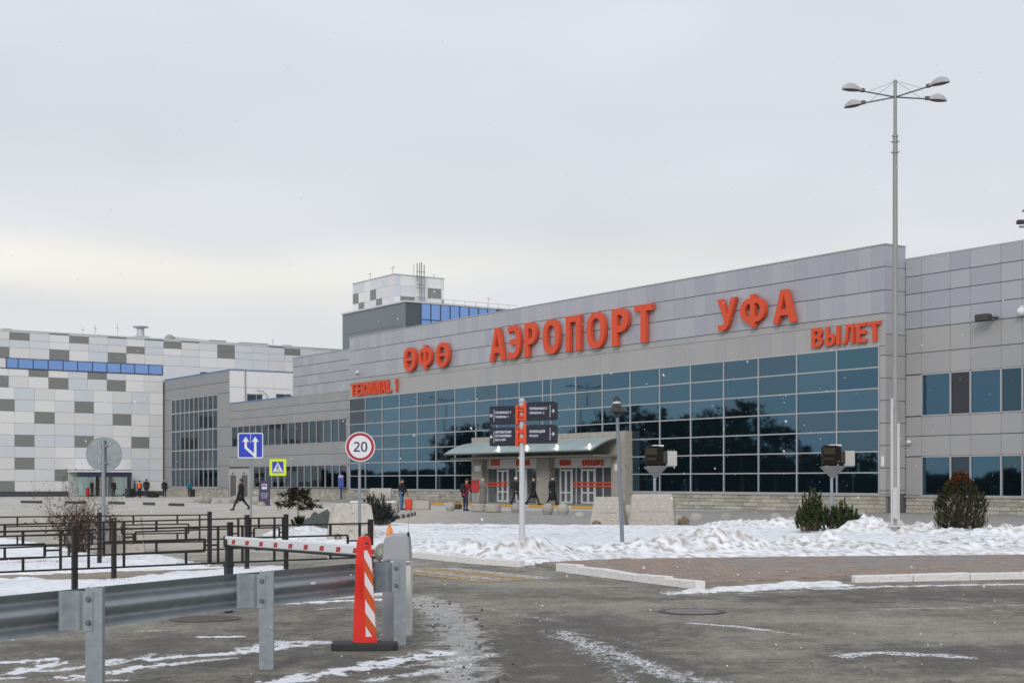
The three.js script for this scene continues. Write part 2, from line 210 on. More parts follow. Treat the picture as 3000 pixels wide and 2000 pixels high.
// brick pavement: the nearest pavers one by one, the rest joined
{
  const OUT = pw([[1228, 1300], [1292, 1311], [1470, 1334], [1610, 1352], [1700, 1346], [1950, 1334], [2352, 1326], [2700, 1322], [2700, 1280], [2352, 1281], [2000, 1284], [1700, 1287], [1400, 1291]]);
  const side = new THREE.Group(); side.name = 'sidewalk'; side.userData.kind = 'structure'; scene.add(side);
  const mats = [C(0.31, 0.225, 0.18), C(0.33, 0.25, 0.205), C(0.28, 0.215, 0.18), C(0.35, 0.28, 0.235), C(0.30, 0.275, 0.255), C(0.265, 0.245, 0.232)].map(c => std(c, 0.88, 0, { bumpMap: rep(tGrain, 0.5), bumpScale: 0.004 }));
  const shape = new THREE.Shape(OUT.map(([x, z]) => new THREE.Vector2(x, z))), bed = new THREE.ExtrudeGeometry(shape, { depth: 0.05, bevelEnabled: false }).rotateX(-Math.PI / 2).translate(0, 0, 0);
  mesh('bedding_sand', bed, std(C(0.26, 0.235, 0.20), 0.95, 0, { map: rep(tDirt, 0.5) }), side);
  const list = [], a = -0.10, ca = Math.cos(a), sa = Math.sin(a);
  for (let i = -40; i < 110; i++) for (let j = -50; j < 60; j++) { const u = i * 0.205 + (j & 1) * 0.1025, v = j * 0.105 + 26, x = u * ca - (v - 26) * sa + 1, z = u * sa + (v - 26) * ca + 26; if (polyD(OUT, x, z) > 0.12 && Math.abs(x / z) < 0.40) list.push([x, z]); }
  list.sort((p, q) => p[1] - q[1]);
  const pg = bx(0.198, 0.05, 0.098), rest = [];
  list.forEach(([x, z], k) => {
    const y = 0.054 + 0.006 * fbm(x * 1.3, z * 1.3, 2) + 0.004 * R(), tone = z > 25.0 && fbm(x * 0.5 + 3, z * 0.9, 2) < 0.05 && x > 4 ? 4 + (R() > 0.5) : Math.floor(R() * 4);
    if (k < 300) { const m = mesh('paver', pg, mats[tone], side); m.position.set(x, y, -z); m.rotation.set(rr(-0.01, 0.01), -a + rr(-0.02, 0.02), rr(-0.01, 0.01)); }
    else (rest[tone] ??= []).push(pg.clone().rotateY(-a).translate(x, y, -z));
  });
  rest.forEach((l, k) => { if (l) stuff(mesh('paver_field', merge(l), mats[k], side)); });
}
const mKerb = std(C(0.76, 0.75, 0.73), 0.85, 0, { map: tDirt, bumpMap: rep(tRock, 1), bumpScale: 0.012 }), mKerbDark = std(C(0.06, 0.06, 0.06), 0.8), mKerbPale = std(C(0.55, 0.54, 0.52), 0.85, 0, { map: tDirt });
function kerbLine(pts, len, w, h, y, mats, wob = 0.01, name = 'kerb') {
  const k = new THREE.Group(); k.name = numbered(name); k.userData.kind = 'structure'; scene.add(k); let n = 0;
  for (let i = 0; i + 1 < pts.length; i++) {
    const a = pts[i], b = pts[i + 1], d = b.clone().sub(a), L = d.length(), c = Math.max(1, Math.round(L / len)), s = L / c; d.normalize();
    for (let j = 0; j < c; j++) { const p = a.clone().addScaledVector(d, s * (j + 0.5)); const m = mesh('kerb_stone', rb(s - 0.015, h, w, 0.022, 0, 0, 0, 2), mats[n++ % mats.length], k); m.position.set(p.x, y + h / 2 + rr(-wob, wob), p.z); m.rotation.set(rr(-wob, wob) * 2, Math.atan2(-d.z, d.x) + rr(-wob, wob), rr(-wob, wob)); }
  }
  return k;
}
const kpt = l => l.map(([x, y]) => gp(x, y));
kerbLine(kpt([[1285, 1311], [1335, 1318], [1470, 1335], [1612, 1353]]), 1.0, 0.16, 0.26, -0.12, [mKerb], 0.022);
kerbLine(kpt([[1960, 1337], [2352, 1329], [2760, 1323]]), 1.0, 0.16, 0.24, -0.12, [mKerb], 0.008);
kerbLine(kpt([[930, 1278], [1090, 1294], [1200, 1302]]), 1.0, 0.15, 0.24, -0.12, [mKerb], 0.012);
kerbLine(kpt([[600, 1390], [720, 1377], [900, 1366]]), 1.0, 0.15, 0.16, -0.12, [mKerb], 0.01);
kerbLine(kpt([[0, 1154], [150, 1156], [250, 1157], [330, 1159], [420, 1162]]), 2.2, 0.2, 0.3, -0.12, [mKerbPale, mKerbDark], 0.004);
kerbLine(kpt([[785, 1172], [690, 1170], [640, 1168]]), 1.3, 0.2, 0.3, -0.14, [mKerbPale, mKerbPale, mKerbDark], 0.01);
kerbLine(kpt([[790, 1205], [850, 1199], [900, 1193], [935, 1187], [950, 1183]]), 0.75, 0.22, 0.30, -0.14, [mKerbPale, mKerbDark], 0.006);
// worn pedestrian crossing: yellow and white bars
{
  const mk = (seed, hole) => { const t = dataTex(256, 128, (u, v) => g3(sst(hole - 0.12, hole + 0.12, 0.5 + 0.55 * tfb(u, v, 6, seed, 4) + 0.2 * tor(u, v, 40, seed + 2))), false); return t; };
  const cr = new THREE.Group(); cr.name = 'crosswalk'; cr.userData.kind = 'structure'; cr.userData.label = 'worn yellow and white crossing bars painted on asphalt'; scene.add(cr);
  const bars = [[[880, 1345], [1060, 1331], 0], [[965, 1305], [1215, 1331], 1], [[1020, 1304], [1262, 1329], 0], [[905, 1311], [1130, 1336], 1], [[930, 1308], [1160, 1333], 0], [[860, 1315], [1030, 1334], 0], [[800, 1316], [960, 1337], 1]];
  bars.slice(1, 5).forEach(([a, b, y], i) => {
    const p = gp(...a), q = gp(...b), d = q.clone().sub(p), n = V(-d.z, 0, d.x).normalize().multiplyScalar(0.2), g = new THREE.BufferGeometry();
    g.setAttribute('position', new THREE.Float32BufferAttribute([p.x - n.x, 0.004, p.z - n.z, p.x + n.x, 0.004, p.z + n.z, q.x - n.x, 0.004, q.z - n.z, q.x + n.x, 0.004, q.z + n.z], 3)); g.setAttribute('uv', new THREE.Float32BufferAttribute([0, 0, 0, 1, 3, 0, 3, 1], 2)); g.setIndex([0, 1, 2, 1, 3, 2]); g.computeVertexNormals();
    mesh('painted_bar', g, new THREE.MeshStandardMaterial({ color: y ? C(0.52, 0.35, 0.15) : C(0.52, 0.50, 0.46), roughness: 0.8, alphaMap: mk(50 + i * 7, 0.44), transparent: true, side: THREE.DoubleSide }), cr);
  });
}
// manhole covers, loose grit
{
  const cover = (px, py, rust, label) => { const p = gp(px, py), t = thing('manhole_cover', label, 'manhole cover', p); mesh('frame', new THREE.RingGeometry(0.33, 0.42, 40).rotateX(-Math.PI / 2).translate(0, 0.008, 0), std(rust ? C(0.14, 0.105, 0.085) : C(0.08, 0.08, 0.078), 0.85, 0.1), t); const l = [cyl(0.33, 0.33, 0.01, 0, 0, 0, 40)]; for (let i = -4; i <= 4; i++) { const w = Math.sqrt(0.31 ** 2 - (i * 0.065) ** 2); l.push(bx(2 * w, 0.006, 0.025, 0, 0.012, i * 0.065)); } mesh('lid', merge(l), std(rust ? C(0.15, 0.125, 0.105) : C(0.24, 0.23, 0.21), 0.9, 0.05, { map: tDirt }), t); };
  cover(1590, 1405, 0, 'grey iron manhole cover in the road near the broken kerb'); cover(470, 1421, 1, 'rusty manhole cover in the asphalt below the guardrail');
  const g0 = new THREE.IcosahedronGeometry(1, 1), pa = g0.attributes.position; for (let i = 0; i < pa.count; i++) { const k = 1 + 0.3 * N3(pa.getX(i) * 2, pa.getY(i) * 2, pa.getZ(i) * 2); pa.setXYZ(i, pa.getX(i) * k, pa.getY(i) * k * 0.7, pa.getZ(i) * k); } g0.computeVertexNormals();
  const n = 420, im = new THREE.InstancedMesh(g0, std(C(0.09, 0.085, 0.078), 0.95), n), m = new THREE.Matrix4(), q = new THREE.Quaternion(); const rg = rng(99);
  for (let i = 0; i < n; i++) { const k = Math.min(RIDGE.length - 2, Math.floor(rg() * (RIDGE.length - 1))), t = rg(), x = mix(RIDGE[k][0], RIDGE[k + 1][0], t) + (rg() + rg() - 1) * 0.55, z = mix(RIDGE[k][1], RIDGE[k + 1][1], t) + (rg() - 0.5) * 0.3, s = 0.003 + 0.017 * Math.pow(rg(), 6); q.setFromEuler(new THREE.Euler(rg() * 6, rg() * 6, rg() * 6)); m.compose(V(x, s * 0.35, -z), q, V(s, s, s)); im.setMatrixAt(i, m); const c = 0.7 + rg() * 0.9; im.setColorAt(i, C(c, c * 0.97, c * 0.9)); }
  im.name = 'loose_grit'; im.userData = { kind: 'stuff', label: 'dark loose grit scattered along the salt ridge', category: 'gravel' }; shadows(im); scene.add(im);
}
// ---------------------------------------------------------------- buildings (all share the terminal's axes)
const local = (x, z, y = 0) => V(A0.x + UX * x - UZ * z, y, A0.z + UZ * x + UX * z);
const building = (name, label, x, z) => { const o = thing(name, label, 'building', local(x, z), TURN); o.userData.ox = x; o.userData.oz = z; const inner = (X, Z) => [X - x, Z - z]; o.userData = { label, category: 'building' }; return [o, inner]; };
const mPanel = [C(0.40, 0.41, 0.455), C(0.385, 0.395, 0.44), C(0.42, 0.427, 0.47), C(0.375, 0.387, 0.435), C(0.43, 0.435, 0.47)].map(c => std(c, 0.42, 0.25));
const mPanelLow = [C(0.385, 0.385, 0.385), C(0.37, 0.37, 0.372), C(0.395, 0.393, 0.392)].map(c => std(c, 0.5, 0.15)), mPanelWing = [C(0.32, 0.325, 0.33), C(0.31, 0.315, 0.325), C(0.335, 0.335, 0.335)].map(c => std(c, 0.5, 0.2));
const mJoint = std(C(0.10, 0.10, 0.11), 0.8), mCore = std(C(0.12, 0.125, 0.135), 0.85), mRoof = std(C(0.35, 0.35, 0.36), 0.9), mMull = std(C(0.50, 0.51, 0.53), 0.45, 0.5), mCoping = std(C(0.42, 0.43, 0.46), 0.45, 0.4);  // core colour is dark to paint in the joint shade behind the panels
const glass = (r, g, b, more) => new THREE.MeshPhysicalMaterial({ color: C(r, g, b), metalness: 0.93, roughness: 0.025, ...more });
const mGlass = [glass(0.076, 0.148, 0.205), glass(0.066, 0.135, 0.19), glass(0.088, 0.165, 0.22), glass(0.072, 0.15, 0.20), glass(0.08, 0.14, 0.185)], mGlassDark = [glass(0.06, 0.08, 0.095), glass(0.055, 0.10, 0.125), glass(0.07, 0.12, 0.15)], mGlassBlue = [glass(0.24, 0.385, 0.70), glass(0.225, 0.365, 0.67)];
const mStone = [C(0.50, 0.475, 0.41), C(0.45, 0.43, 0.375), C(0.54, 0.52, 0.465), C(0.40, 0.385, 0.345), C(0.57, 0.55, 0.50)].map(c => std(c, 0.9, 0, { map: rep(tConc, 0.4), bumpMap: rep(tRock, 0.5), bumpScale: 0.03 })), mMortar = std(C(0.20, 0.19, 0.17), 0.95), mLedge = std(C(0.42, 0.42, 0.405), 0.85, 0, { map: tConc });
const mConc = std(C(0.42, 0.405, 0.365), 0.88, 0, { map: tConc, bumpMap: rep(tGrain, 4), bumpScale: 0.004 });
const pick = l => l[Math.floor(R() * l.length)];
// one facing panel, front at z (facing +z) or at x (facing +x)
const facing = (p, name, mat, x0, x1, y0, y1, z, gx = 0.004, gy = 0.018) => { const m = slab(p, name, mat, x0 + gx, x1 - gx, y0 + gy, y1 - gy, z - 0.05, z); m.rotation.set(rr(-1, 1) * 0.004, rr(-1, 1) * 0.005, 0); return m; };
const sideFacing = (p, name, mat, z0, z1, y0, y1, x, gz = 0.004, gy = 0.015) => slab(p, name, mat, x - 0.05, x, y0 + gy, y1 - gy, z0 + gz, z1 - gz);
function pane(p, mats, x0, x1, y0, y1, z, name = 'glass_pane') { const m = slab(p, name, pick(mats), x0 + 0.02, x1 - 0.02, y0 + 0.02, y1 - 0.02, z - 0.03, z); m.rotation.set(rr(-1, 1) * 0.003, rr(-1, 1) * 0.004, 0); return m; }
function paneX(p, mats, z0, z1, y0, y1, x, name = 'glass_pane') { const m = slab(p, name, pick(mats), x - 0.03, x, y0 + 0.02, y1 - 0.02, z0 + 0.02, z1 - 0.02); m.rotation.set(0, rr(-1, 1) * 0.0016, rr(-1, 1) * 0.0014); return m; }
function stones(p, x0, x1, y1, z, maxParts, fromRight = true) {
  const rows = 4, rh = y1 / rows, list = [];
  for (let r = 0; r < rows; r++) { let x = x1; while (x > x0 + 0.05) { let w = rr(0.38, 0.78); if (x - w < x0 + 0.25) w = x - x0; list.push([x - w, x, r * rh, (r + 1) * rh, rr(-0.012, 0.03)]); x -= w; } }
  list.sort((a, b) => b[1] - a[1]); const rest = {};
  list.forEach(([a, b, c, d, o], k) => { const i = Math.floor(R() * mStone.length); if (k < maxParts) slab(p, 'stone', mStone[i], a + 0.012, b - 0.012, c + 0.012, d - 0.012, z - 0.12, z + o); else (rest[i] ??= []).push(bx(b - a - 0.024, d - c - 0.024, 0.12 + o, (a + b) / 2, (c + d) / 2, z - 0.06 + o / 2)); });
  for (const i in rest) stuff(mesh('stonework', merge(rest[i]), mStone[i], p));
  slab(p, 'mortar', mMortar, x0, x1, 0, y1, z - 0.2, z - 0.025); slab(p, 'ledge', mLedge, x0 - 0.02, x1 + 0.06, y1, y1 + 0.09, z - 0.3, z + 0.07);
}
const font = await new FontLoader().loadAsync('fonts/droid/droid_sans_bold.typeface.json');
const mRed = std(C(0.66, 0.078, 0.026), 0.62);
function letter(p, ch, x0, x1, y0, y1, z, depth, squash = 1) {
  const base = ch === 'Ө' ? 'О' : ch; let g = new TextGeometry(base, { font, size: 1, depth: 1, curveSegments: 10, bevelEnabled: false }); g.computeBoundingBox(); const b = g.boundingBox;
  g.translate(-b.min.x, -b.min.y, 0).scale((x1 - x0) / (b.max.x - b.min.x), (y1 - y0) / (b.max.y - b.min.y), depth);
  if (ch === 'Ө') g = merge([g, bx((x1 - x0) * 0.8, (y1 - y0) * 0.12, depth * 0.98, (x1 - x0) / 2, (y1 - y0) / 2, depth * 0.49)]);
  const m = mesh('letter', g, mRed, p); m.position.set(x0, y0, z); m.userData.label = 'raised red letter ' + ch; return m;
}

// ---- departures hall: tall front with seven rows of blue glass
const XL = fx(803, 0), Y1 = 8.55, YT = 13.68;
{
  const [b] = building('terminal_building', 'grey panelled departures hall with tall blue glass front and red roof lettering', 0, 0);
  const dL = fx(1085, 0.55), dR = fx(1435, 0.55), dT = fyz(1330, 1047, 0.55);
  slab(b, 'wall', mCore, XL + 0.02, dL, 0.02, 12.95, -30, -0.07); slab(b, 'wall', mCore, dR, -0.06, 0.02, 12.95, -30, -0.07); slab(b, 'wall', mCore, dL, dR, dT, 12.95, -30, -0.07); slab(b, 'parapet', mCore, XL + 0.02, -0.06, 12.95, YT - 0.05, -1.5, -0.07); slab(b, 'wall', mCore, dL, dR, 0.02, dT, -30, -7);
  slab(b, 'roof', mRoof, XL, -0.3, 12.95, 12.99, -30, -1.5); slab(b, 'coping', mCoping, XL - 0.03, 0.03, YT, YT + 0.07, -1.53, 0.05);
  const nCol = 64, w = -XL / nCol, rows = [[Y1, 9.83], [10.2, 11.38], [11.38, 12.57], [12.57, YT]];
  for (let i = 0; i < nCol; i++) for (const [y0, y1] of rows) facing(b, 'wall_panel', y0 > 9.9 ? pick(mPanel) : pick(mPanelLow), XL + i * w, XL + (i + 1) * w, y0, y1, y0 > 9.9 ? 0.03 : 0, 0.004, y0 > 9.9 ? 0.02 : 0.008);
  for (let i = 0; i < 16; i++) facing(b, 'wall_panel', pick(mPanelLow), XL + i * w * 4, XL + (i + 1) * w * 4, 9.83, 10.2, 0, 0.006, 0.01);
  const yr = [0, 1.15, 2.3, 3.45, 4.6, 5.75, 6.9, 8.05, 9.13, 10.2, 11.38, 12.57, YT]; for (let k = 1; k < yr.length; k++) sideFacing(b, 'side_panel', yr[k] > 10 ? pick(mPanel) : pick(mPanelLow), -1.53, 0.0, Math.max(0.95, yr[k - 1]), yr[k], 0.0);
  // curtain wall
  const cols = [803, 839, 878, 917.5, 958.5, 1001.5, 1045, 1093, 1142, 1193, 1247, 1266, 1323, 1384, 1448, 1516, 1587, 1663, 1743, 1831, 1923, 2020].map(p => fx(p, 0)), rowsY = []; for (let k = 0; k <= 7; k++) rowsY.push(mix(0.98, Y1, k / 7));
  const cw = sub('curtain_wall', b);
  const pL = fx(1083, 0), pR = fx(1448, 0), pTop = 4.62;
  for (let i = 0; i + 1 < cols.length; i++) for (let k = 0; k < 7; k++) {
    if (cols[i] > pL - 0.4 && cols[i + 1] < pR + 0.3 && rowsY[k] < dT) continue;
    pane(cw, i === 0 && k > 3 ? mGlassDark : mGlass, cols[i], cols[i + 1], rowsY[k], rowsY[k + 1], -0.02);
  }
  for (const x of cols) slab(cw, 'mullion', mMull, x - 0.035, x + 0.035, x > dL && x < dR ? dT + 0.3 : 0.95, Y1, -0.06, 0.035);
  for (let k = 0; k <= 7; k++) for (let i = 0; i + 1 < cols.length; i++) if (!(cols[i] > dL - 0.5 && cols[i + 1] < dR + 1.2 && rowsY[k] < dT + 0.1)) slab(cw, 'transom', mMull, cols[i] + 0.035, cols[i + 1] - 0.035, rowsY[k] - 0.032, rowsY[k] + 0.032, -0.06, 0.028);
  for (let k = 1; k < 8; k++) facing(b, 'corner_panel', pick(mPanelLow), cols.at(-1) + 0.04, 0, yr[k] < 1 ? 0.95 : Math.max(0.95, yr[k - 1]), Math.min(Y1, yr[k]), 0);
  facing(b, 'corner_panel', pick(mPanelLow), cols.at(-1) + 0.04, 0, 8.05, Y1, 0);
  stones(b, pR + 0.1, 0.1, 0.86, 0.12, 270); stones(b, XL, pL - 0.02, 0.86, 0.12, 0);
  // red lettering
  const word = (name, label, list, y0, y1, z, dep) => { const s = sub(name, b); s.userData.label = label; for (const [ch, a, c] of list) letter(s, ch, fx(a, z + dep), fx(c, z + dep), y0, y1, z, dep); };
  const yA = (px, py) => fyz(px, py, 0.35);
  const mid = (l) => l.reduce((a, c) => a + c, 0) / l.length;
  word('roof_sign', 'red three letter Bashkir city name', [['Ө', 926, 953], ['Ф', 960, 990], ['Ө', 1000, 1029]], mid([yA(940, 852), yA(1015, 843)]), mid([yA(940, 798), yA(1015, 786)]), 0.13, 0.24);
  word('roof_sign', 'red word airport in Russian', [['А', 1124, 1158], ['Э', 1165, 1194], ['Р', 1204, 1231], ['О', 1246, 1284], ['П', 1299, 1332], ['О', 1347, 1389], ['Р', 1405, 1442], ['Т', 1457, 1497]], mid([yA(1130, 830), yA(1478, 786)]), mid([yA(1140, 743), yA(1478, 710)]), 0.13, 0.24);
  word('roof_sign', 'red three letter Russian city name', [['У', 1647, 1690], ['Ф', 1700, 1757], ['А', 1775, 1826]], mid([yA(1665, 760), yA(1800, 741)]), mid([yA(1665, 684), yA(1800, 666)]), 0.13, 0.24);
  const spread = (str, px0, px1, ws) => { const tot = [...str].reduce((s, c) => s + (ws[c] ?? 1), 0); let p = px0; return [...str].map(c => { const w2 = (ws[c] ?? 1) / tot * (px1 - px0), r = [c, p + w2 * 0.10, p + w2 * 0.90]; p += w2; return r; }).filter(r => r[0] !== ' '); };
  word('front_sign', 'red lettering reading terminal 1', spread('TERMINAL 1', 803, 911, { I: 0.4, M: 1.35, ' ': 0.55, 1: 0.55 }), mid([fyz(808, 908, 0.2), fyz(900, 902, 0.2)]), mid([fyz(808, 881, 0.2), fyz(900, 871, 0.2)]), 0.06, 0.16);
  word('front_sign', 'red word departures in Russian', spread('ВЫЛЕТ', 1860, 2024, { Ы: 1.25, Е: 0.85 }), mid([fyz(1870, 797, 0.2), fyz(2010, 784, 0.2)]), mid([fyz(1870, 754, 0.2), fyz(2010, 737, 0.2)]), 0.06, 0.13);
  // concrete entrance portal
  const zp = 0.55, e = sub('entrance_portal', b), X = p => fx(p, zp), yTop = fyz(1437, 989, zp), yOp = mid([fyz(1170, 1049, zp), fyz(1330, 1047, zp)]), q = [1083, 1107, 1232, 1261, 1404, 1437].map(X);
  slab(e, 'pillar', mConc, q[0], q[1], 0, yOp, -1.4, zp); slab(e, 'pillar', mConc, q[2], q[3], 0, yOp, -1.4, zp); slab(e, 'pillar', mConc, q[4], q[5], 0, yOp, -1.4, zp);
  for (let k = 0; k < 8; k++) slab(e, 'lintel_block', mConc, mix(q[0], q[5], k / 8) + 0.006, mix(q[0], q[5], (k + 1) / 8) - 0.006, yOp + 0.005, yTop, 0.001, zp);
  const mInner = std(C(0.42, 0.42, 0.42), 0.8), zd = 0.04, mWhite = std(C(0.62, 0.62, 0.63), 0.55), mFrame = std(C(0.66, 0.67, 0.69), 0.4, 0.3), yS = fyz(1330, 1074, zd), mIn = new THREE.MeshPhysicalMaterial({ color: C(0.55, 0.60, 0.63), roughness: 0.03, transmission: 0.85, thickness: 0 });
  for (const [a, c, doors, leafs] of [[1107, 1232, [[1143, 1168], [1186, 1210]], [1120]], [1261, 1404, [[1287, 1315], [1336, 1368]], [1324, 1386]]]) {
    const x0 = X(a), x1 = X(c), xz = p => fx(p, zd);
    const v = sub('entrance_door', b); slab(v, 'reveal', mConc, x0, x1, yOp - 0.12, yOp + 0.01, -1.4, zp - 0.03);
    slab(v, 'sign_board', mWhite, x0, x1, yS, yOp - 0.12, zd - 0.3, zd + 0.06); slab(v, 'lobby_wall', mInner, x0 - 0.3, x1 + 0.3, 0.1, yOp, -6.98, -6.9); slab(v, 'lobby_wall', mInner, x0 - 0.02, x0 + 0.02, 0.1, yOp, -6.9, -1.42); slab(v, 'lobby_wall', mInner, x1 - 0.02, x1 + 0.02, 0.1, yOp, -6.9, -1.42); slab(v, 'lobby_floor', mLedge, x0, x1, 0.02, 0.12, -6.9, -1.4); slab(v, 'lobby_ceiling', mInner, x0, x1, yS + 0.1, yS + 0.16, -6.9, zd - 0.3); slab(v, 'threshold', mLedge, x0, x1, 0.0, 0.13, -1.4, zp);
    const edges = [x0, ...doors.flat().map(xz), ...leafs.map(xz), x1].sort((m, n) => m - n);
    for (let k = 0; k + 1 < edges.length; k++) { pane(v, [mIn], edges[k], edges[k + 1], 0.16, yS, zd, 'glass_pane'); }
    for (const x of edges.slice(1, -1)) slab(v, 'post', mFrame, x - 0.035, x + 0.035, 0.14, yS, zd - 0.02, zd + 0.03);
    for (const [l, r] of doors) { const m = (xz(l) + xz(r)) / 2, top = yS - 0.1; slab(v, 'door_stile', mFrame, m - 0.09, m + 0.09, 0.16, top, zd + 0.005, zd + 0.06); slab(v, 'door_stile', mFrame, xz(l) + 0.03, xz(l) + 0.14, 0.16, top, zd + 0.005, zd + 0.06); slab(v, 'door_stile', mFrame, xz(r) - 0.14, xz(r) - 0.03, 0.16, top, zd + 0.005, zd + 0.06); slab(v, 'door_rail', mFrame, xz(l) + 0.14, xz(r) - 0.14, top - 0.1, top, zd + 0.005, zd + 0.055); slab(v, 'door_rail', mFrame, xz(l) + 0.14, xz(r) - 0.14, 0.82, 0.92, zd + 0.005, zd + 0.055); slab(v, 'door_rail', mFrame, xz(l) + 0.14, xz(r) - 0.14, 0.16, 0.28, zd + 0.005, zd + 0.055); }
    const y5 = fyz(1330, 1112, zd); const bands = a < 1200 ? [[x0 + 0.05, xz(1168)]] : [[x0 + 0.05, xz(1272)], [xz(1318), x1 - 0.05]];
    for (const [s0, s1] of bands) for (const dy of [0, 0.22]) slab(v, 'orange_band', mRed, s0, s1, y5 + dy - 0.18, y5 + dy - 0.06, zd + 0.062, zd + 0.066);
    const wd = a < 1200 ? [['EXIT', 1131, 1151], ['ВЫХОД', 1188, 1219]] : [['ВХОД', 1288, 1314], ['ENTRANCE', 1340, 1390]];
    for (const [s, l, r] of wd) { const yy0 = fyz((l + r) / 2, 1069, zd), yy1 = fyz((l + r) / 2, 1056, zd), ps = spread(s, l, r, {}); for (const [ch, c0, c1] of ps) letter(v, ch, xz(c0), xz(c1), yy0, yy1, zd + 0.06, 0.08); }
  }
  slab(b, 'notice', std(C(0.75, 0.75, 0.75), 0.7), X(1090), X(1104), 2.35, 2.75, zp, zp + 0.01); slab(b, 'notice', std(C(0.75, 0.75, 0.75), 0.7), X(1412), X(1424), 2.3, 2.7, zp, zp + 0.01);
  // curved glass canopy
  const cz = sub('canopy', b), xR = fx(1421, zp), xF = fx(1062, zp + 0.6), zF = fz(1357.5, xR), yB = fyz(1421, 1004, zp), tF = tx(1357.5, xR), yF = hy(1032, tF);
  const prof = k => [mix(zp, zF, k), mix(yB, yF, k) + 0.16 * Math.sin(Math.PI * k) * (1 - 0.3 * k) - 0.02];
  const mCan = new THREE.MeshPhysicalMaterial({ color: C(0.50, 0.62, 0.60), roughness: 0.35, transmission: 0.3, thickness: 0, map: tDirt, side: THREE.DoubleSide }), nB = 9;
  for (let i = 0; i < nB; i++) { const a = mix(xF, xR, i / nB) + 0.02, c = mix(xF, xR, (i + 1) / nB) - 0.02, pos = [], idx = [], uv = []; for (let k = 0; k <= 8; k++) { const [z, y] = prof(k / 8); pos.push(a, y, z, c, y, z, a, y + 0.02, z, c, y + 0.02, z); uv.push(a, k / 4, c, k / 4, a, k / 4, c, k / 4); if (k < 8) { const o = k * 4; idx.push(o, o + 1, o + 4, o + 1, o + 5, o + 4, o + 2, o + 6, o + 3, o + 3, o + 6, o + 7); } } const g = new THREE.BufferGeometry(); g.setAttribute('position', new THREE.Float32BufferAttribute(pos, 3)); g.setAttribute('uv', new THREE.Float32BufferAttribute(uv, 2)); g.setIndex(idx); g.computeVertexNormals(); mesh('canopy_glass', g, mCan, cz); }
  const mRib = std(C(0.16, 0.165, 0.16), 0.6, 0.3);
  for (let i = 0; i <= nB; i++) { const x = mix(xF, xR, i / nB), l = []; for (let k = 0; k < 8; k++) { const [z, y] = prof(k / 8), [z2, y2] = prof((k + 1) / 8); l.push(rod(V(x, y - 0.05, z), V(x, y2 - 0.05, z2), i === nB ? 0.06 : 0.035, 6)); } mesh('rib', merge(l), mRib, cz); }
  slab(cz, 'soffit', std(C(0.22, 0.21, 0.18), 0.85, 0, { map: tConc }), xF + 0.3, xR, yF - 0.42, yF - 0.3, zp, zF - 0.4); mesh('gutter', rod(V(xF, yF - 0.06, zF), V(xR, yF - 0.06, zF), 0.05), mRib, cz);
  [[457, 600], [697, 593], [947, 587], [1220, 577]].forEach(([u, v]) => { const px = (1300 + u * 0.3508) / 1.2755, py = (1100 + v * 0.3508) / 1.2755, z = mix(zp, zF, 0.8), x = fx(px, z), y = fyz(px, py, z); const m = mesh('lamp', new THREE.SphereGeometry(0.075, 12, 8), std(C(0.8, 0.8, 0.75), 0.5, 0, { emissive: C(1, 0.95, 0.75), emissiveIntensity: 2 }), cz); m.position.set(x, y, z); const L = new THREE.PointLight(C(1, 0.93, 0.75), 0.25, 12); L.position.set(x, y - 0.02, z + 0.14); L.castShadow = true; b.add(L); });
  // yellow kerb in front of the doors, apron step
  slab(b, 'apron', std(C(0.33, 0.325, 0.315), 0.9, 0, { map: tConc }), XL, q[5] + 3, 0.0, 0.11, 0.2, 5.2);
  const mY = std(C(0.60, 0.33, 0.03), 0.7, 0, { map: tDirt }); for (let k = 0; k < 18; k++) { const x0 = mix(fx(965, 5.3), q[5] + 3, k / 18), x1 = mix(fx(965, 5.3), q[5] + 3, (k + 1) / 18); slab(b, 'kerb_stone', k % 4 === 3 ? mKerbPale : mY, x0 + 0.01, x1 - 0.01, 0, 0.15, 5.2, 5.4); }
  // small fittings
  const cam = (px, py, s = 1) => { const c = sub('camera', b), x = fx(px, 0.25), y = fyz(px, py, 0.25); const mw = std(C(0.75, 0.75, 0.76), 0.4); mesh('arm', rod(V(x, y + 0.25 * s, 0.03), V(x, y + 0.3 * s, 0.3), 0.03), mw, c); mesh('dome', new THREE.SphereGeometry(0.13 * s, 12, 10).translate(x, y + 0.1 * s, 0.32), mw, c); mesh('lens', new THREE.SphereGeometry(0.10 * s, 12, 10).translate(x, y, 0.32), std(C(0.02, 0.02, 0.02), 0.2), c); };
  cam(822, 858); slab(b, 'notice', std(C(0.75, 0.75, 0.75), 0.7), -0.28, -0.1, 2.4, 2.9, 0.0, 0.012);
}
// roof mast with little sensors on the departures hall
{ const p = local(fx(1540, -4), -4, YT), t = thing('weather_mast', 'tiny sensor masts on the departures hall roof edge', 'mast', p, TURN), m = std(C(0.15, 0.15, 0.16), 0.6, 0.4); mesh('base', bx(1.0, 0.12, 0.4, 0, 0.14, 0), m, t); for (const dx of [-0.35, 0.05, 0.4]) { mesh('pole', rod(V(dx, 0.1, 0), V(dx, 0.75, 0), 0.02), m, t); mesh('cup', new THREE.SphereGeometry(0.09, 8, 6).translate(dx + 0.05, 0.78, 0), m, t); } for (const dx of [-0.4, 0.4]) mesh('leg', bx(0.06, 0.1, 0.06, dx, 0.05, 0), m, t); }

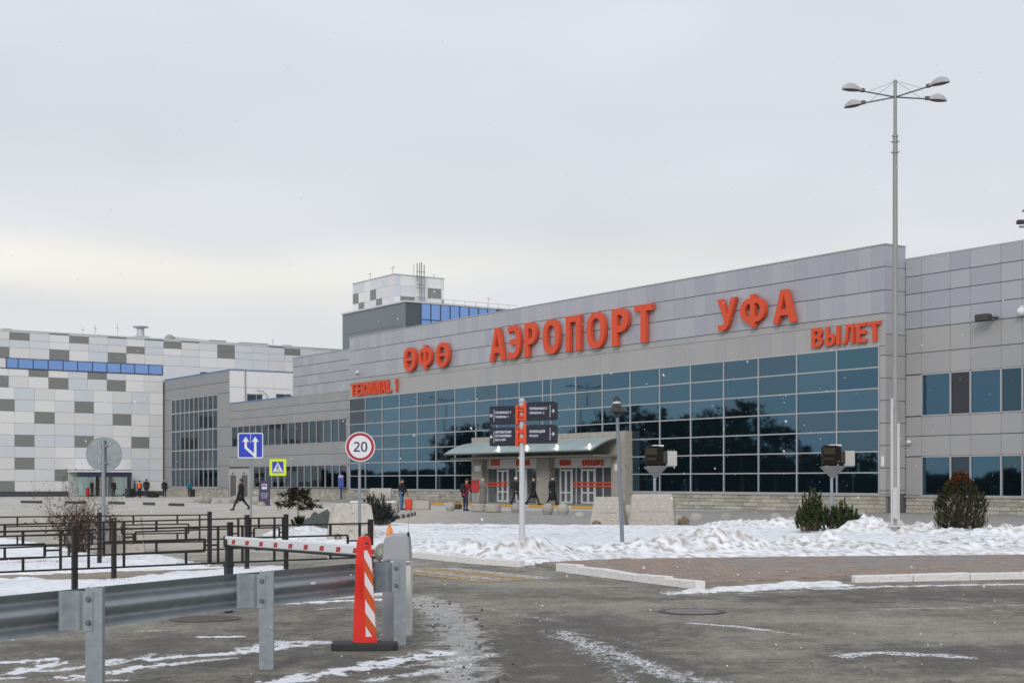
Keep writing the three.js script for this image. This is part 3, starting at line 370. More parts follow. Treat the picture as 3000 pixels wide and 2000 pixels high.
// ---- right wing
{
  const z0 = -1.53, H = 13.03, x1 = 17, [b] = building('terminal_wing', 'grey panelled right wing with two rows of dark blue windows', 0, 0), e = 0.06;
  slab(b, 'wall', mCore, 0.05, x1, 0.02, H - 0.05, -30, z0 - 0.07); slab(b, 'coping', mCoping, 0.02, x1, H - 0.02, H + 0.06, z0 - 0.3, z0 + 0.03); slab(b, 'roof', mRoof, 0.1, x1, H - 0.05, H - 0.01, -30, z0 - 0.3);
  const cx = [2078.8, 2117.7, 2184, 2230, 2300.6, 2349.6].map(p => fx(p, z0)); cx[0] = 0.02; while (cx.at(-1) < x1 - 1.5) { const k = cx.length; cx.push(cx.at(-1) + (k % 2 ? 2.3 : 1.5)); }
  const yv = [181, 257, 343, 428, 512, 632, 738, 937, 1035, 1135, 1322].map(v => fyz(2117.7, (650 + v * 0.606) / 1.2755, z0)); yv[0] = H;
  for (let i = 0; i + 1 < cx.length; i++) for (let k = 0; k + 1 < yv.length; k++) {
    const win = (k === 6 || k === 9) && i > 0; if (win) { const m = (i % 2 ? mGlass : mGlassDark); pane(b, i === 2 && k === 6 ? [glass(0.065, 0.065, 0.075)] : m, cx[i], cx[i + 1], yv[k + 1], yv[k], z0 - 0.05); slab(b, 'mullion', mMull, cx[i] - 0.04, cx[i] + 0.04, yv[k + 1], yv[k], z0 - 0.08, z0 + 0.02); slab(b, 'window_frame', mMull, cx[i] + 0.04, cx[i + 1] - 0.04, yv[k + 1] - 0.03, yv[k + 1] + 0.03, z0 - 0.08, z0 + 0.02); slab(b, 'window_frame', mMull, cx[i] + 0.04, cx[i + 1] - 0.04, yv[k] - 0.03, yv[k] + 0.03, z0 - 0.08, z0 + 0.02); }
    else facing(b, 'wall_panel', k < 4 ? pick(mPanel) : pick(mPanelLow), cx[i], cx[i + 1], yv[k + 1] + (k === 5 || k === 8 ? 0.03 : 0), yv[k] - (k === 7 ? 0.03 : 0), z0 + (k < 4 ? 0.02 : 0), 0.01, 0.018);
  }
  stones(b, 0.12, x1, yv.at(-1) - 0.1, z0 + 0.12, 300);
  const fl = (px, py, s) => { const c = sub('floodlight', b), x = fx(px, z0 + 0.5), y = fyz(px, py, z0 + 0.5), mk = std(C(0.05, 0.05, 0.05), 0.5); mesh('arm', rod(V(x + 0.35, y, z0), V(x, y, z0 + 0.5), 0.05), mk, c); mesh('head', rb(0.62 * s, 0.3 * s, 0.4 * s, 0.06, x - 0.1, y, z0 + 0.55), mk, c); };
  fl(2265, 729, 1.15);
  const mw = std(C(0.72, 0.72, 0.73), 0.4), c = sub('camera', b), x = fx(2347, z0 + 0.3), y = fyz(2347, 715, z0 + 0.3); mesh('dome', new THREE.SphereGeometry(0.22, 12, 10).translate(x, y, z0 + 0.3), mw, c); mesh('arm', rod(V(x, y + 0.25, z0), V(x, y + 0.25, z0 + 0.3), 0.05), mw, c);
  const c2 = sub('camera', b), xx = fx(2088, z0 + 0.2), y2 = fyz(2088, 1015, z0 + 0.2); mesh('dome', new THREE.SphereGeometry(0.11, 10, 8).translate(xx, y2, z0 + 0.2), mw, c2); mesh('arm', rod(V(xx, y2, z0), V(xx, y2, z0 + 0.2), 0.03), mw, c2);
}
// ---- left wing: lower strip-window wing, its tall end with the stair glazing, and the upper block beside the hall
{
  const z0 = -1.53, xa = fx(527, z0), xb = fx(377, z0), xe = fx(672, z0), Hl = 9.48, Ht = 12.9, He = 13.05;
  const [b] = building('terminal_wing', 'long low left wing with two dark strip windows and a stair glazing', xb, z0); b.position.copy(local(0, 0)); // axes kept at the hall's corner
  const mW = std(C(0.76, 0.76, 0.75), 0.5), mBlueTrim = std(C(0.10, 0.22, 0.42), 0.5);
  slab(b, 'wall', mCore, xa + 0.05, XL + 3, 0.02, Hl - 0.04, -18, z0 - 0.07); slab(b, 'roof', mRoof, xa, XL, Hl - 0.05, Hl - 0.005, -18, z0 - 0.3);
  slab(b, 'wall', mCore, xb, xa - 0.05, 0.02, Ht - 0.04, -20, z0 - 0.07); slab(b, 'roof', mRoof, xb, xa - 0.05, Ht - 0.05, Ht - 0.005, -20, z0 - 0.3);
  slab(b, 'wall', mCore, xe + 0.05, XL - 0.05, Hl, He - 0.04, -18, z0 - 0.07); slab(b, 'coping', mCoping, xe, XL, He, He + 0.06, z0 - 0.3, z0 + 0.03); slab(b, 'side_panel', pick(mPanel), xe, xe + 0.04, Hl, He, -18, z0);
  slab(b, 'roof_trim', mBlueTrim, xa - 0.02, xe, Hl, Hl + 0.09, z0 - 0.25, z0 + 0.04); slab(b, 'roof_trim', mBlueTrim, xb, xa + 0.03, Ht, Ht + 0.1, z0 - 0.25, z0 + 0.04); slab(b, 'roof_trim', mBlueTrim, xa - 0.25, xa + 0.04, Ht + 0.003, Ht + 0.1, -9.6, z0 - 0.25);
  // white side of the tall end
  for (let i = 0; i < 5; i++) for (let k = 0; k < 2; k++) sideFacing(b, 'side_panel', mW, z0 - 1.62 * (i + 1), z0 - 1.62 * i, mix(Hl, Ht, k / 2), mix(Hl, Ht, (k + 1) / 2), xa);
  const zw = v => fz((600 + v / 2.6133) / 1.2755, xa), yw = (u, v) => fyx((600 + u / 2.6133) / 1.2755, (900 + v / 2.6133) / 1.2755, xa);
  for (const [u0, u1] of [[318, 440], [541, 660]]) { const w = sub('window', b); slab(w, 'pane', glass(0.24, 0.30, 0.30), xa, xa + 0.03, Hl + 0.3, yw(u0, 665), zw(u1) + 0.05, zw(u0) - 0.05); slab(w, 'frame', mMull, xa, xa + 0.05, yw(u0, 665), yw(u0, 665) + 0.06, zw(u1), zw(u0)); slab(w, 'mullion', mMull, xa, xa + 0.05, Hl + 0.3, yw(u0, 665), mix(zw(u0), zw(u1), 0.6) - 0.03, mix(zw(u0), zw(u1), 0.6) + 0.03); }
  { const x = xa + 0.6, z = zw(455); mesh('gooseneck_lamp', merge([rod(V(x, Hl, z), V(x, Hl + 1.0, z), 0.035), rod(V(x, Hl + 1.0, z), V(x - 0.2, Hl + 1.4, z + 0.4), 0.035), rod(V(x - 0.2, Hl + 1.4, z + 0.4), V(x - 0.3, Hl + 1.45, z + 1), 0.04)]), std(C(0.2, 0.21, 0.22), 0.5, 0.4), b); mesh('downpipe', rod(V(xa + 0.06, Hl, zw(307)), V(xa + 0.06, Ht, zw(307)), 0.05), std(C(0.35, 0.25, 0.24), 0.6), b); }
  // upper block beside the hall
  const rowsE = [Hl - 0.02, 10.4, 11.3, 12.2, He], nE = 14; for (let i = 0; i < nE; i++) for (let k = 0; k < 4; k++) facing(b, 'wall_panel', pick(mPanel), mix(xe, XL + 0.3, i / nE), mix(xe, XL + 0.3, (i + 1) / nE), rowsE[k], rowsE[k + 1], z0, 0.004, 0.02);
  // strip windows; heights from the picture
  const Yv = (u, v) => fyz((600 + u / 2.6133) / 1.2755, (900 + v / 2.6133) / 1.2755, z0), Xv = u => fx((600 + u / 2.6133) / 1.2755, z0);
  const s1 = [Xv(203), Xv(1085), Yv(1085, 1025), Yv(1085, 852)], s2 = [Xv(370), Xv(1088), Yv(1088, 1378), Yv(1088, 1208)];
  for (const [x0, x1, y0, y1, n] of [[...s1, 17], [...s2, 14]]) {
    for (let i = 0; i < n; i++) pane(b, i % 3 === 1 ? [mGlassDark[0]] : mGlassDark, mix(x0, x1, i / n), mix(x0, x1, (i + 1) / n), y0, y1, z0 - 0.05);
    for (let i = 0; i <= n; i++) slab(b, 'mullion', mMull, mix(x0, x1, i / n) - 0.04, mix(x0, x1, i / n) + 0.04, y0, y1, z0 - 0.08, z0 + 0.02);
    slab(b, 'window_frame', mMull, x0 - 0.04, x1 + 0.04, y0 - 0.05, y0, z0 - 0.08, z0 + 0.02); slab(b, 'window_frame', mMull, x0 - 0.04, x1 + 0.04, y1, y1 + 0.05, z0 - 0.08, z0 + 0.02);
  }
  const yb = [0.95, s2[3] + 0.05, mix(s2[3], s1[2], 0.5), s1[2] - 0.05, s1[3] + 0.05, mix(s1[3], Hl, 0.33), mix(s1[3], Hl, 0.66), Hl];
  const nP = 18; for (let i = 0; i < nP; i++) { const x0 = mix(xa, XL + 0.2, i / nP), x1 = mix(xa, XL + 0.2, (i + 1) / nP); for (let k = 1; k + 1 < yb.length; k++) if (k !== 3) facing(b, 'wall_panel', pick(mPanelWing), x0, x1, yb[k], yb[k + 1], z0, 0.006, 0.015); }
  facing(b, 'wall_panel', pick(mPanelWing), xa, s1[0] - 0.05, yb[3], yb[4], z0); facing(b, 'wall_panel', pick(mPanelWing), s1[1] + 0.05, XL + 0.2, yb[3], yb[4], z0); facing(b, 'wall_panel', pick(mPanelWing), s2[1] + 0.05, XL + 0.2, 0.95, yb[1], z0); facing(b, 'wall_panel', pick(mPanelWing), Xv(345), s2[0] - 0.05, 0.95, yb[1], z0);
  // double service door
  { const d = sub('door', b), x0 = Xv(185), x1 = Xv(345), yt = Yv(260, 1235), mD = std(C(0.40, 0.39, 0.37), 0.7), mG = std(C(0.10, 0.10, 0.10), 0.5); slab(d, 'frame', mD, x0, x1, 0, yt, z0 - 0.05, z0 + 0.05); for (const [u0, u1] of [[198, 240], [285, 328]]) slab(d, 'leaf', mG, Xv(u0), Xv(u1), 0.1, Yv(260, 1285), z0 + 0.05, z0 + 0.07); for (const u of [220, 305]) mesh('lamp', new THREE.SphereGeometry(0.1, 8, 6).translate(Xv(u), yt - 0.45, z0 + 0.1), mG, d); }
  stones(b, Xv(345), XL, 0.84, z0 + 0.12, 120); stones(b, xb, Xv(185), 0.84, z0 + 0.12, 60);
  // tall end with stair glazing
  const g0 = fx(393, z0), g1 = fx(499.5, z0), gy = [fyz(499.5, 1119, z0), fyz(499.5, 1076, z0), fyz(499.5, 1031, z0), fyz(499.5, 984, z0), fyz(499.5, 940, z0), fyz(499.5, 905.5, z0)], nG = 10;
  for (let i = 0; i < nG; i++) for (let k = 0; k < 5; k++) pane(b, mGlassDark, mix(g0, g1, i / nG), mix(g0, g1, (i + 1) / nG), gy[k], gy[k + 1], z0 - 0.05);
  for (let i = 0; i <= nG; i++) slab(b, 'mullion', mMull, mix(g0, g1, i / nG) - 0.05, mix(g0, g1, i / nG) + 0.05, gy[0], gy[5], z0 - 0.08, z0 + 0.02);
  for (let k = 0; k <= 5; k++) slab(b, 'transom', mMull, g0, g1, gy[k] - 0.06, gy[k] + 0.06, z0 - 0.08, z0 + 0.025);
  const ty = [0.95, 3.2, 5.2, 7.2, gy[5] + 0.06, mix(gy[5], Ht, 0.5), Ht];
  for (let k = 0; k + 1 < ty.length; k++) for (const [x0, x1] of k < 4 ? [[xb, g0 - 0.06], [g1 + 0.06, xa]] : [[xb, mix(xb, xa, 0.33)], [mix(xb, xa, 0.33), mix(xb, xa, 0.66)], [mix(xb, xa, 0.66), xa]]) facing(b, 'wall_panel', pick(mPanelWing), x0, x1, ty[k], ty[k + 1], z0, 0.01, 0.02);
  slab(b, 'wall_lamp', std(C(0.06, 0.06, 0.06), 0.5), fx(452, z0) - 0.5, fx(452, z0) + 0.4, fyz(452, 862, z0), fyz(452, 854, z0), z0 - 1, z0 - 0.5);
}
// ---- the chequered second terminal
const XT = fx(377, -1.53);
const mCheck = [std(C(0.215, 0.225, 0.21), 0.55, 0.05), std(C(0.70, 0.695, 0.69), 0.5, 0.05), std(C(0.63, 0.66, 0.70), 0.5, 0.05), std(C(0.77, 0.765, 0.76), 0.5, 0.05), std(C(0.67, 0.685, 0.705), 0.5, 0.05)];
{
  const [b] = building('terminal_building', 'far white building clad in chequered white, pale blue and dark grey panels', XT, 0); b.position.copy(local(0, 0));
  const U = v => fz(v * 0.3, XT), Yl = (u, v) => fyx(u * 0.3, 705.6 + v * 0.3, XT), zE = U(-90), zR = -25.5, H = Yl(68, 177);
  slab(b, 'wall', mCore, XT - 22, XT - 0.07, 0.0, H - 0.02, zR, zE); slab(b, 'coping', std(C(0.60, 0.605, 0.62), 0.6), XT - 0.4, XT + 0.05, H - 0.02, H + 0.12, zR, zE); slab(b, 'roof', mRoof, XT - 22, XT - 0.4, H - 0.01, H + 0.03, zR, zE);
  for (let i = 0; i < 10; i++) for (let k = 0; k < 12; k++) facing(b, 'end_panel', mCheck[(i * 7 + k * 3) % 9 === 0 ? 0 : 1 + (i * 5 + k * 3) % 4], XT - 22 + i * 2.195, XT - 22 + (i + 1) * 2.195, H * k / 12, H * (k + 1) / 12 - 0.01, zE + 0.05, 0.01, 0.012);
  const light = () => mCheck[1 + Math.floor(R() * 4)], cell = (u0, u1, y0, y1, dark) => sideFacing(b, 'wall_panel', dark ? mCheck[0] : light(), typeof u1 === 'number' ? u1 : u1, u0, y0, y1, XT, 0.01, 0.012);
  const cu = [-90, 68, 222, 375, 527, 677, 822, 965, 1105, 1250, 1387, 1525, 1662, 1795, 1930].map(U); while (cu.at(-1) > zR + 2.2) cu.push(cu.at(-1) - 2.05); cu.push(zR);
  const yu = [Yl(68, 177), Yl(68, 190), Yl(68, 247), Yl(68, 305), Yl(68, 388)]; yu[0] = H - 0.02;
  const dk = { '3,0': 1, '1,1': 1, '0,3': 1, '3,3': 1, '4,1': 1, '6,0': 1, '6,3': 1, '7,2': 1, '8,0': 1, '9,1': 1, '10,0': 1, '12,1': 1, '12,2': 1, '15,0': 1, '16,1': 1, '18,2': 1 };
  for (let i = 0; i + 1 < cu.length; i++) for (let k = 0; k < 4; k++) cell(cu[i], cu[i + 1], yu[k + 1], yu[k], dk[i + ',' + k]);
  // ribbon of blue glass
  const ys0 = Yl(45, 462), ys1 = Yl(45, 389), bu = [45, 135, 250, 365, 480, 590, 705, 815, 920, 1028, 1135, 1240].map(U), w = sub('ribbon_window', b), mBM = std(C(0.05, 0.07, 0.12), 0.5);
  for (let i = 0; i + 1 < bu.length; i++) paneX(w, mGlassBlue, bu[i + 1], bu[i], ys0, ys1, XT + 0.02); for (const z of bu) slab(w, 'mullion', mBM, XT - 0.03, XT + 0.05, ys0, ys1, z - 0.05, z + 0.05); slab(w, 'sill', mBM, XT - 0.03, XT + 0.06, ys0 - 0.08, ys0, bu.at(-1), bu[0]); slab(w, 'head', mBM, XT - 0.03, XT + 0.06, ys1, ys1 + 0.06, bu.at(-1), bu[0]); sideFacing(b, 'wall_panel', light(), U(45) + 0.06, U(-90), ys0, ys1, XT);
  sideFacing(b, 'wall_panel', mCheck[4], zR, bu.at(-1) - 0.06, ys0 - 0.8, yu[4], XT); // plain band behind the link roof
  const cm = [-90, 62, 215, 368, 520, 668, 815, 960, 1100, 1245].map(U), ym = [ys0 - 0.09, Yl(215, 530), Yl(215, 618)], dm = { '2,0': 1, '5,0': 1, '0,1': 1, '3,1': 1, '6,1': 1 };
  for (let i = 0; i + 1 < cm.length; i++) for (let k = 0; k < 2; k++) cell(cm[i], cm[i + 1], ym[k + 1], ym[k], dm[i + ',' + k]);
  const cl2 = [-90, 108, 260, 415, 568, 715, 860, 1003, 1140, 1245].map(U), yl = [620, 705, 795, 885, 975, 1065, 1150, 1240, 1330, 1410].map(v => Yl(108, v)); yl[0] = ym[2];
  const dl = { '0,1': 1, '4,1': 1, '2,2': 1, '6,2': 1, '1,4': 1, '4,4': 1, '7,4': 1, '1,6': 1, '3,7': 1, '0,8': 1 };
  for (let i = 0; i + 1 < cl2.length; i++) for (let k = 0; k < 9; k++) { if (k >= 7 && i >= 4 && i <= 6) continue; cell(cl2[i], cl2[i + 1], yl[k + 1], yl[k], dl[i + ',' + k]); }
  slab(b, 'plinth', std(C(0.07, 0.07, 0.08), 0.7), XT - 0.06, XT + 0.02, 0, yl[9] - 0.02, U(1245), zE);
  // glazed entrance lobby
  const lob = sub('entrance_lobby', b), mP = std(C(0.36, 0.37, 0.40), 0.5, 0.3), mNavy = std(C(0.035, 0.04, 0.08), 0.5), x1 = XT + 3, zL0 = fz(302, x1), zL1 = fz(176, x1), yH = fyx(200, 1084, x1);
  slab(lob, 'roof', std(C(0.68, 0.69, 0.70), 0.6), XT, x1 + 0.1, yH, yH + 0.2, zL0 - 0.1, zL1 + 0.1); slab(lob, 'fascia', mNavy, x1 - 0.05, x1 + 0.02, yH - 0.5, yH, zL0, zL1); slab(lob, 'fascia', mNavy, XT, x1 - 0.05, yH - 0.5, yH, zL0 - 0.02, zL0 + 0.04);
  for (const k of [0, 0.32, 0.42, 0.55, 0.66, 0.9, 1]) slab(lob, 'post', mP, x1 - 0.08, x1 + 0.04, 0, yH - 0.5, mix(zL1, zL0, k) - 0.06, mix(zL1, zL0, k) + 0.06);
  const mClear = new THREE.MeshPhysicalMaterial({ color: C(0.75, 0.88, 0.86), roughness: 0.05, transmission: 0.75, thickness: 0 });
  for (const [a, c] of [[0.01, 0.31], [0.67, 0.89]]) slab(lob, 'glass_pane', mClear, x1 - 0.03, x1, 0.2, yH - 0.5, mix(zL1, zL0, c), mix(zL1, zL0, a)); slab(lob, 'back_wall', std(C(0.50, 0.56, 0.55), 0.5), XT, XT + 0.1, 0, yH - 0.02, zL0, zL1); slab(lob, 'doorway', std(C(0.09, 0.10, 0.095), 0.5), XT + 0.1, XT + 0.14, 0, 2.8, mix(zL1, zL0, 0.64), mix(zL1, zL0, 0.34));
  slab(lob, 'side_post', mP, XT, XT + 0.1, 0, yH, zL0 - 0.06, zL0 + 0.06);
  // roof plant
  const mG = std(C(0.55, 0.56, 0.58), 0.5, 0.3), ch = sub('vent_stack', b), xv = XT - 3, zv = fz(322, xv), t = tx(322, xv); mesh('stack', cyl(0.42, 0.42, 1.55, xv, H, zv), mG, ch); mesh('cap', cyl(0.85, 0.9, 0.12, xv, H + 1.5, zv), mG, ch); mesh('base', bx(1.6, 0.5, 1.6, xv, H + 0.25, zv), mG, ch);
  const ah = sub('air_handler', b), za = fz(400, XT - 4), zb2 = fz(495, XT - 4), mV = std(C(0.33, 0.33, 0.30), 0.6); mesh('duct', rod(V(XT - 4, H + 0.55, za), V(XT - 4, H + 0.35, zb2), 0.28, 10), mG, ah); mesh('cowl', new THREE.SphereGeometry(0.55, 12, 8).scale(1, 0.8, 1).translate(XT - 4, H + 0.6, za + 0.6), mV, ah); mesh('unit', bx(1.6, 0.55, 1.9, XT - 4, H + 0.35, zb2), mV, ah); slab(ah, 'skid', mV, XT - 4.6, XT - 3.4, H, H + 0.1, zb2 - 1, za + 1);
  slab(b, 'roof_unit', mV, XT - 5, XT - 3.5, H, H + 0.6, fz(612, XT - 4), fz(548, XT - 4)); slab(b, 'roof_unit', mG, XT - 4, XT - 3, H, H + 0.55, fz(662, XT - 4), fz(644, XT - 4)); slab(b, 'roof_unit', mV, XT - 3, XT - 2, H, H + 0.4, fz(21, XT - 3), fz(0, XT - 3));
  for (const [px, h] of [[189, 1.2], [218, 1.5], [269, 1.8], [626, 1.2]]) mesh('antenna', merge([rod(V(XT - 3, H, fz(px, XT - 3)), V(XT - 3, H + h, fz(px, XT - 3)), 0.025), rod(V(XT - 3, H + h * 0.7, fz(px, XT - 3) - 0.25), V(XT - 3, H + h * 0.75, fz(px, XT - 3) + 0.25), 0.02)]), mV, b);
}
// ---- control tower: dark block, blue glazed side, chequered head
{
  const x1 = -81, z1 = -19.1, x0 = x1 - 14.2, z0 = z1 - 13.1, H = hy(692.5, 150), [b] = building('control_tower', 'dark grey tower block with blue glazing and chequered white top storey', x1, z1); b.position.copy(local(0, 0));
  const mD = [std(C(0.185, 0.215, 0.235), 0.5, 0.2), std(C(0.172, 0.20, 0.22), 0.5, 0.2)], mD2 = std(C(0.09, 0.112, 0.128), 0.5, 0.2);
  slab(b, 'wall', mCore, x0, x1 - 0.07, 0, H - 0.03, z0, z1 - 0.07); slab(b, 'roof', std(C(0.6, 0.61, 0.63), 0.6), x0 - 0.1, x1 + 0.15, H - 0.03, H + 0.16, z0 - 0.1, z1 + 0.15);
  for (let k = 0; k < 7; k++) for (let i = 0; i < 3; i++) facing(b, 'wall_panel', pick(mD), mix(x0, x1, i / 3), mix(x0, x1, (i + 1) / 3), H - 2.35 * (k + 1), H - 2.35 * k, z1, 0.01, 0.012);
  const zg = fz(967, x1), zEnd = fz(1141, x1), cols = [zg]; for (let i = 1; i < 8; i++) cols.push(mix(zg, zEnd, i / 8)); cols.push(zEnd);
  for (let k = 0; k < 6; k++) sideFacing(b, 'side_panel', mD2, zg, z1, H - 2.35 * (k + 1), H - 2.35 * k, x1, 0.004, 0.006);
  const mBM = std(C(0.05, 0.08, 0.14), 0.5); const rows = [H - 0.05, H - 1.75, H - 3.4, H - 5.0, H - 6.6, H - 8.2]; const w = sub('glazing', b);
  for (let i = 0; i + 1 < cols.length; i++) for (let k = 0; k + 1 < rows.length; k++) paneX(w, mGlassBlue, cols[i + 1], cols[i], rows[k + 1], rows[k], x1);
  for (const z of cols) slab(w, 'mullion', mBM, x1 - 0.05, x1 + 0.04, rows.at(-1), rows[0], z - 0.06, z + 0.06); for (const y of rows.slice(1)) slab(w, 'transom', mBM, x1 - 0.05, x1 + 0.03, y - 0.06, y + 0.06, cols.at(-1), cols[0]);
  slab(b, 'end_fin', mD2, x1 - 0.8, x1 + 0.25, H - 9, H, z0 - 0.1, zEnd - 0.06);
  const mRail = std(C(0.68, 0.66, 0.6), 0.5); slab(b, 'roof_rail', mRail, x1 + 0.2, x1 + 0.26, H + 0.5, H + 0.56, z0 - 1.2, zg - 1); for (let k = 0; k < 8; k++) slab(b, 'rail_post', mRail, x1 + 0.2, x1 + 0.26, H + 0.1, H + 0.5, mix(z0, zg - 1, k / 7) - 0.03, mix(z0, zg - 1, k / 7) + 0.03);
  // chequered head
  const hx1 = x1 - 3.3, hz1 = z1 - 0.52, hx0 = hx1 - 9.4, hz0 = hz1 - 6.3, HT = hy(630, 153); slab(b, 'head_wall', mCore, hx0, hx1 - 0.06, H, HT - 0.02, hz0, hz1 - 0.06); slab(b, 'coping', std(C(0.45, 0.46, 0.48), 0.5), hx0 - 0.05, hx1 + 0.05, HT, HT + 0.1, hz0 - 0.05, hz1 + 0.05);
  const ry = [HT, HT - 1.13, HT - 2.26, HT - 3.39], nf = 7, dkf = { '0,1': 1, '3,1': 1, '1,2': 1, '4,2': 1 }; for (let i = 0; i < nf; i++) for (let k = 0; k < 3; k++) facing(b, 'head_panel', dkf[i + ',' + k] ? mCheck[0] : mCheck[1 + Math.floor(R() * 4)], mix(hx0, hx1, i / nf), mix(hx0, hx1, (i + 1) / nf), Math.max(H + 0.16, ry[k + 1]), ry[k], hz1, 0.008, 0.008);
  const zs = [hz1, hz1 - 0.75, hz1 - 2.55, hz1 - 4.2, hz1 - 5.95, hz0], dks = { '1,2': 1, '3,1': 1, '4,2': 1 }; for (let i = 0; i + 1 < zs.length; i++) for (let k = 0; k < 3; k++) sideFacing(b, 'head_panel', dks[i + ',' + k] ? mCheck[0] : mCheck[1 + Math.floor(R() * 4)], zs[i + 1], zs[i], Math.max(H + 0.16, ry[k + 1]), ry[k], hx1, 0.008, 0.008);
  const mA = std(C(0.24, 0.23, 0.24), 0.6, 0.3), zAt = px => fz(px, hx1 + 0.4), mast = sub('antenna_mast', b); for (const [px, h0, h1] of [[958, HT - 0.6, HT + 1.4], [964, H + 0.2, HT + 1.5], [968, H + 0.2, HT + 1.5], [974, H + 0.2, HT + 1.3]]) mesh('pole', rod(V(hx1 + 0.4, h0, zAt(px)), V(hx1 + 0.4, h1, zAt(px)), 0.05), mA, mast); for (const y of [H + 1, H + 2, HT - 0.9, HT - 0.1, HT + 0.5]) mesh('rung', rod(V(hx1 + 0.4, y, zAt(956)), V(hx1 + 0.4, y, zAt(976)), 0.035), mA, mast); mesh('bracket', rod(V(hx1, HT - 0.9, zAt(966)), V(hx1 + 0.4, HT - 0.9, zAt(966)), 0.04), mA, mast);
  const mT = std(C(0.42, 0.42, 0.44), 0.6); for (const [px, h, z, cross] of [[850, 0.9, hz1 - 0.3, 1], [902, 1.0, hz1 - 0.3, 2], [950, 1.4, hz0 + 3, 0], [997, 0.5, hz0 + 1.5, 1]]) { const x = px > 930 ? hx1 - 0.5 : fx(px, z), zz = px > 930 ? fz(px, hx1 - 0.5) : z, l = [rod(V(x, HT, zz), V(x, HT + h, zz), 0.035)]; if (cross) l.push(rod(V(x - 0.3 * cross, HT + h * 0.85, zz), V(x + 0.3 * cross, HT + h * 0.85, zz), 0.025)); mesh('antenna', merge(l), mT, b); }
  mesh('antenna', merge([rod(V(x1 - 0.5, H, fz(1128, x1)), V(x1 - 0.5, H + 1.3, fz(1128, x1)), 0.03), rod(V(x1 - 0.5, H + 1.1, fz(1128, x1) - 0.25), V(x1 - 0.5, H + 1.2, fz(1128, x1) + 0.25), 0.03)]), mT, b);
}
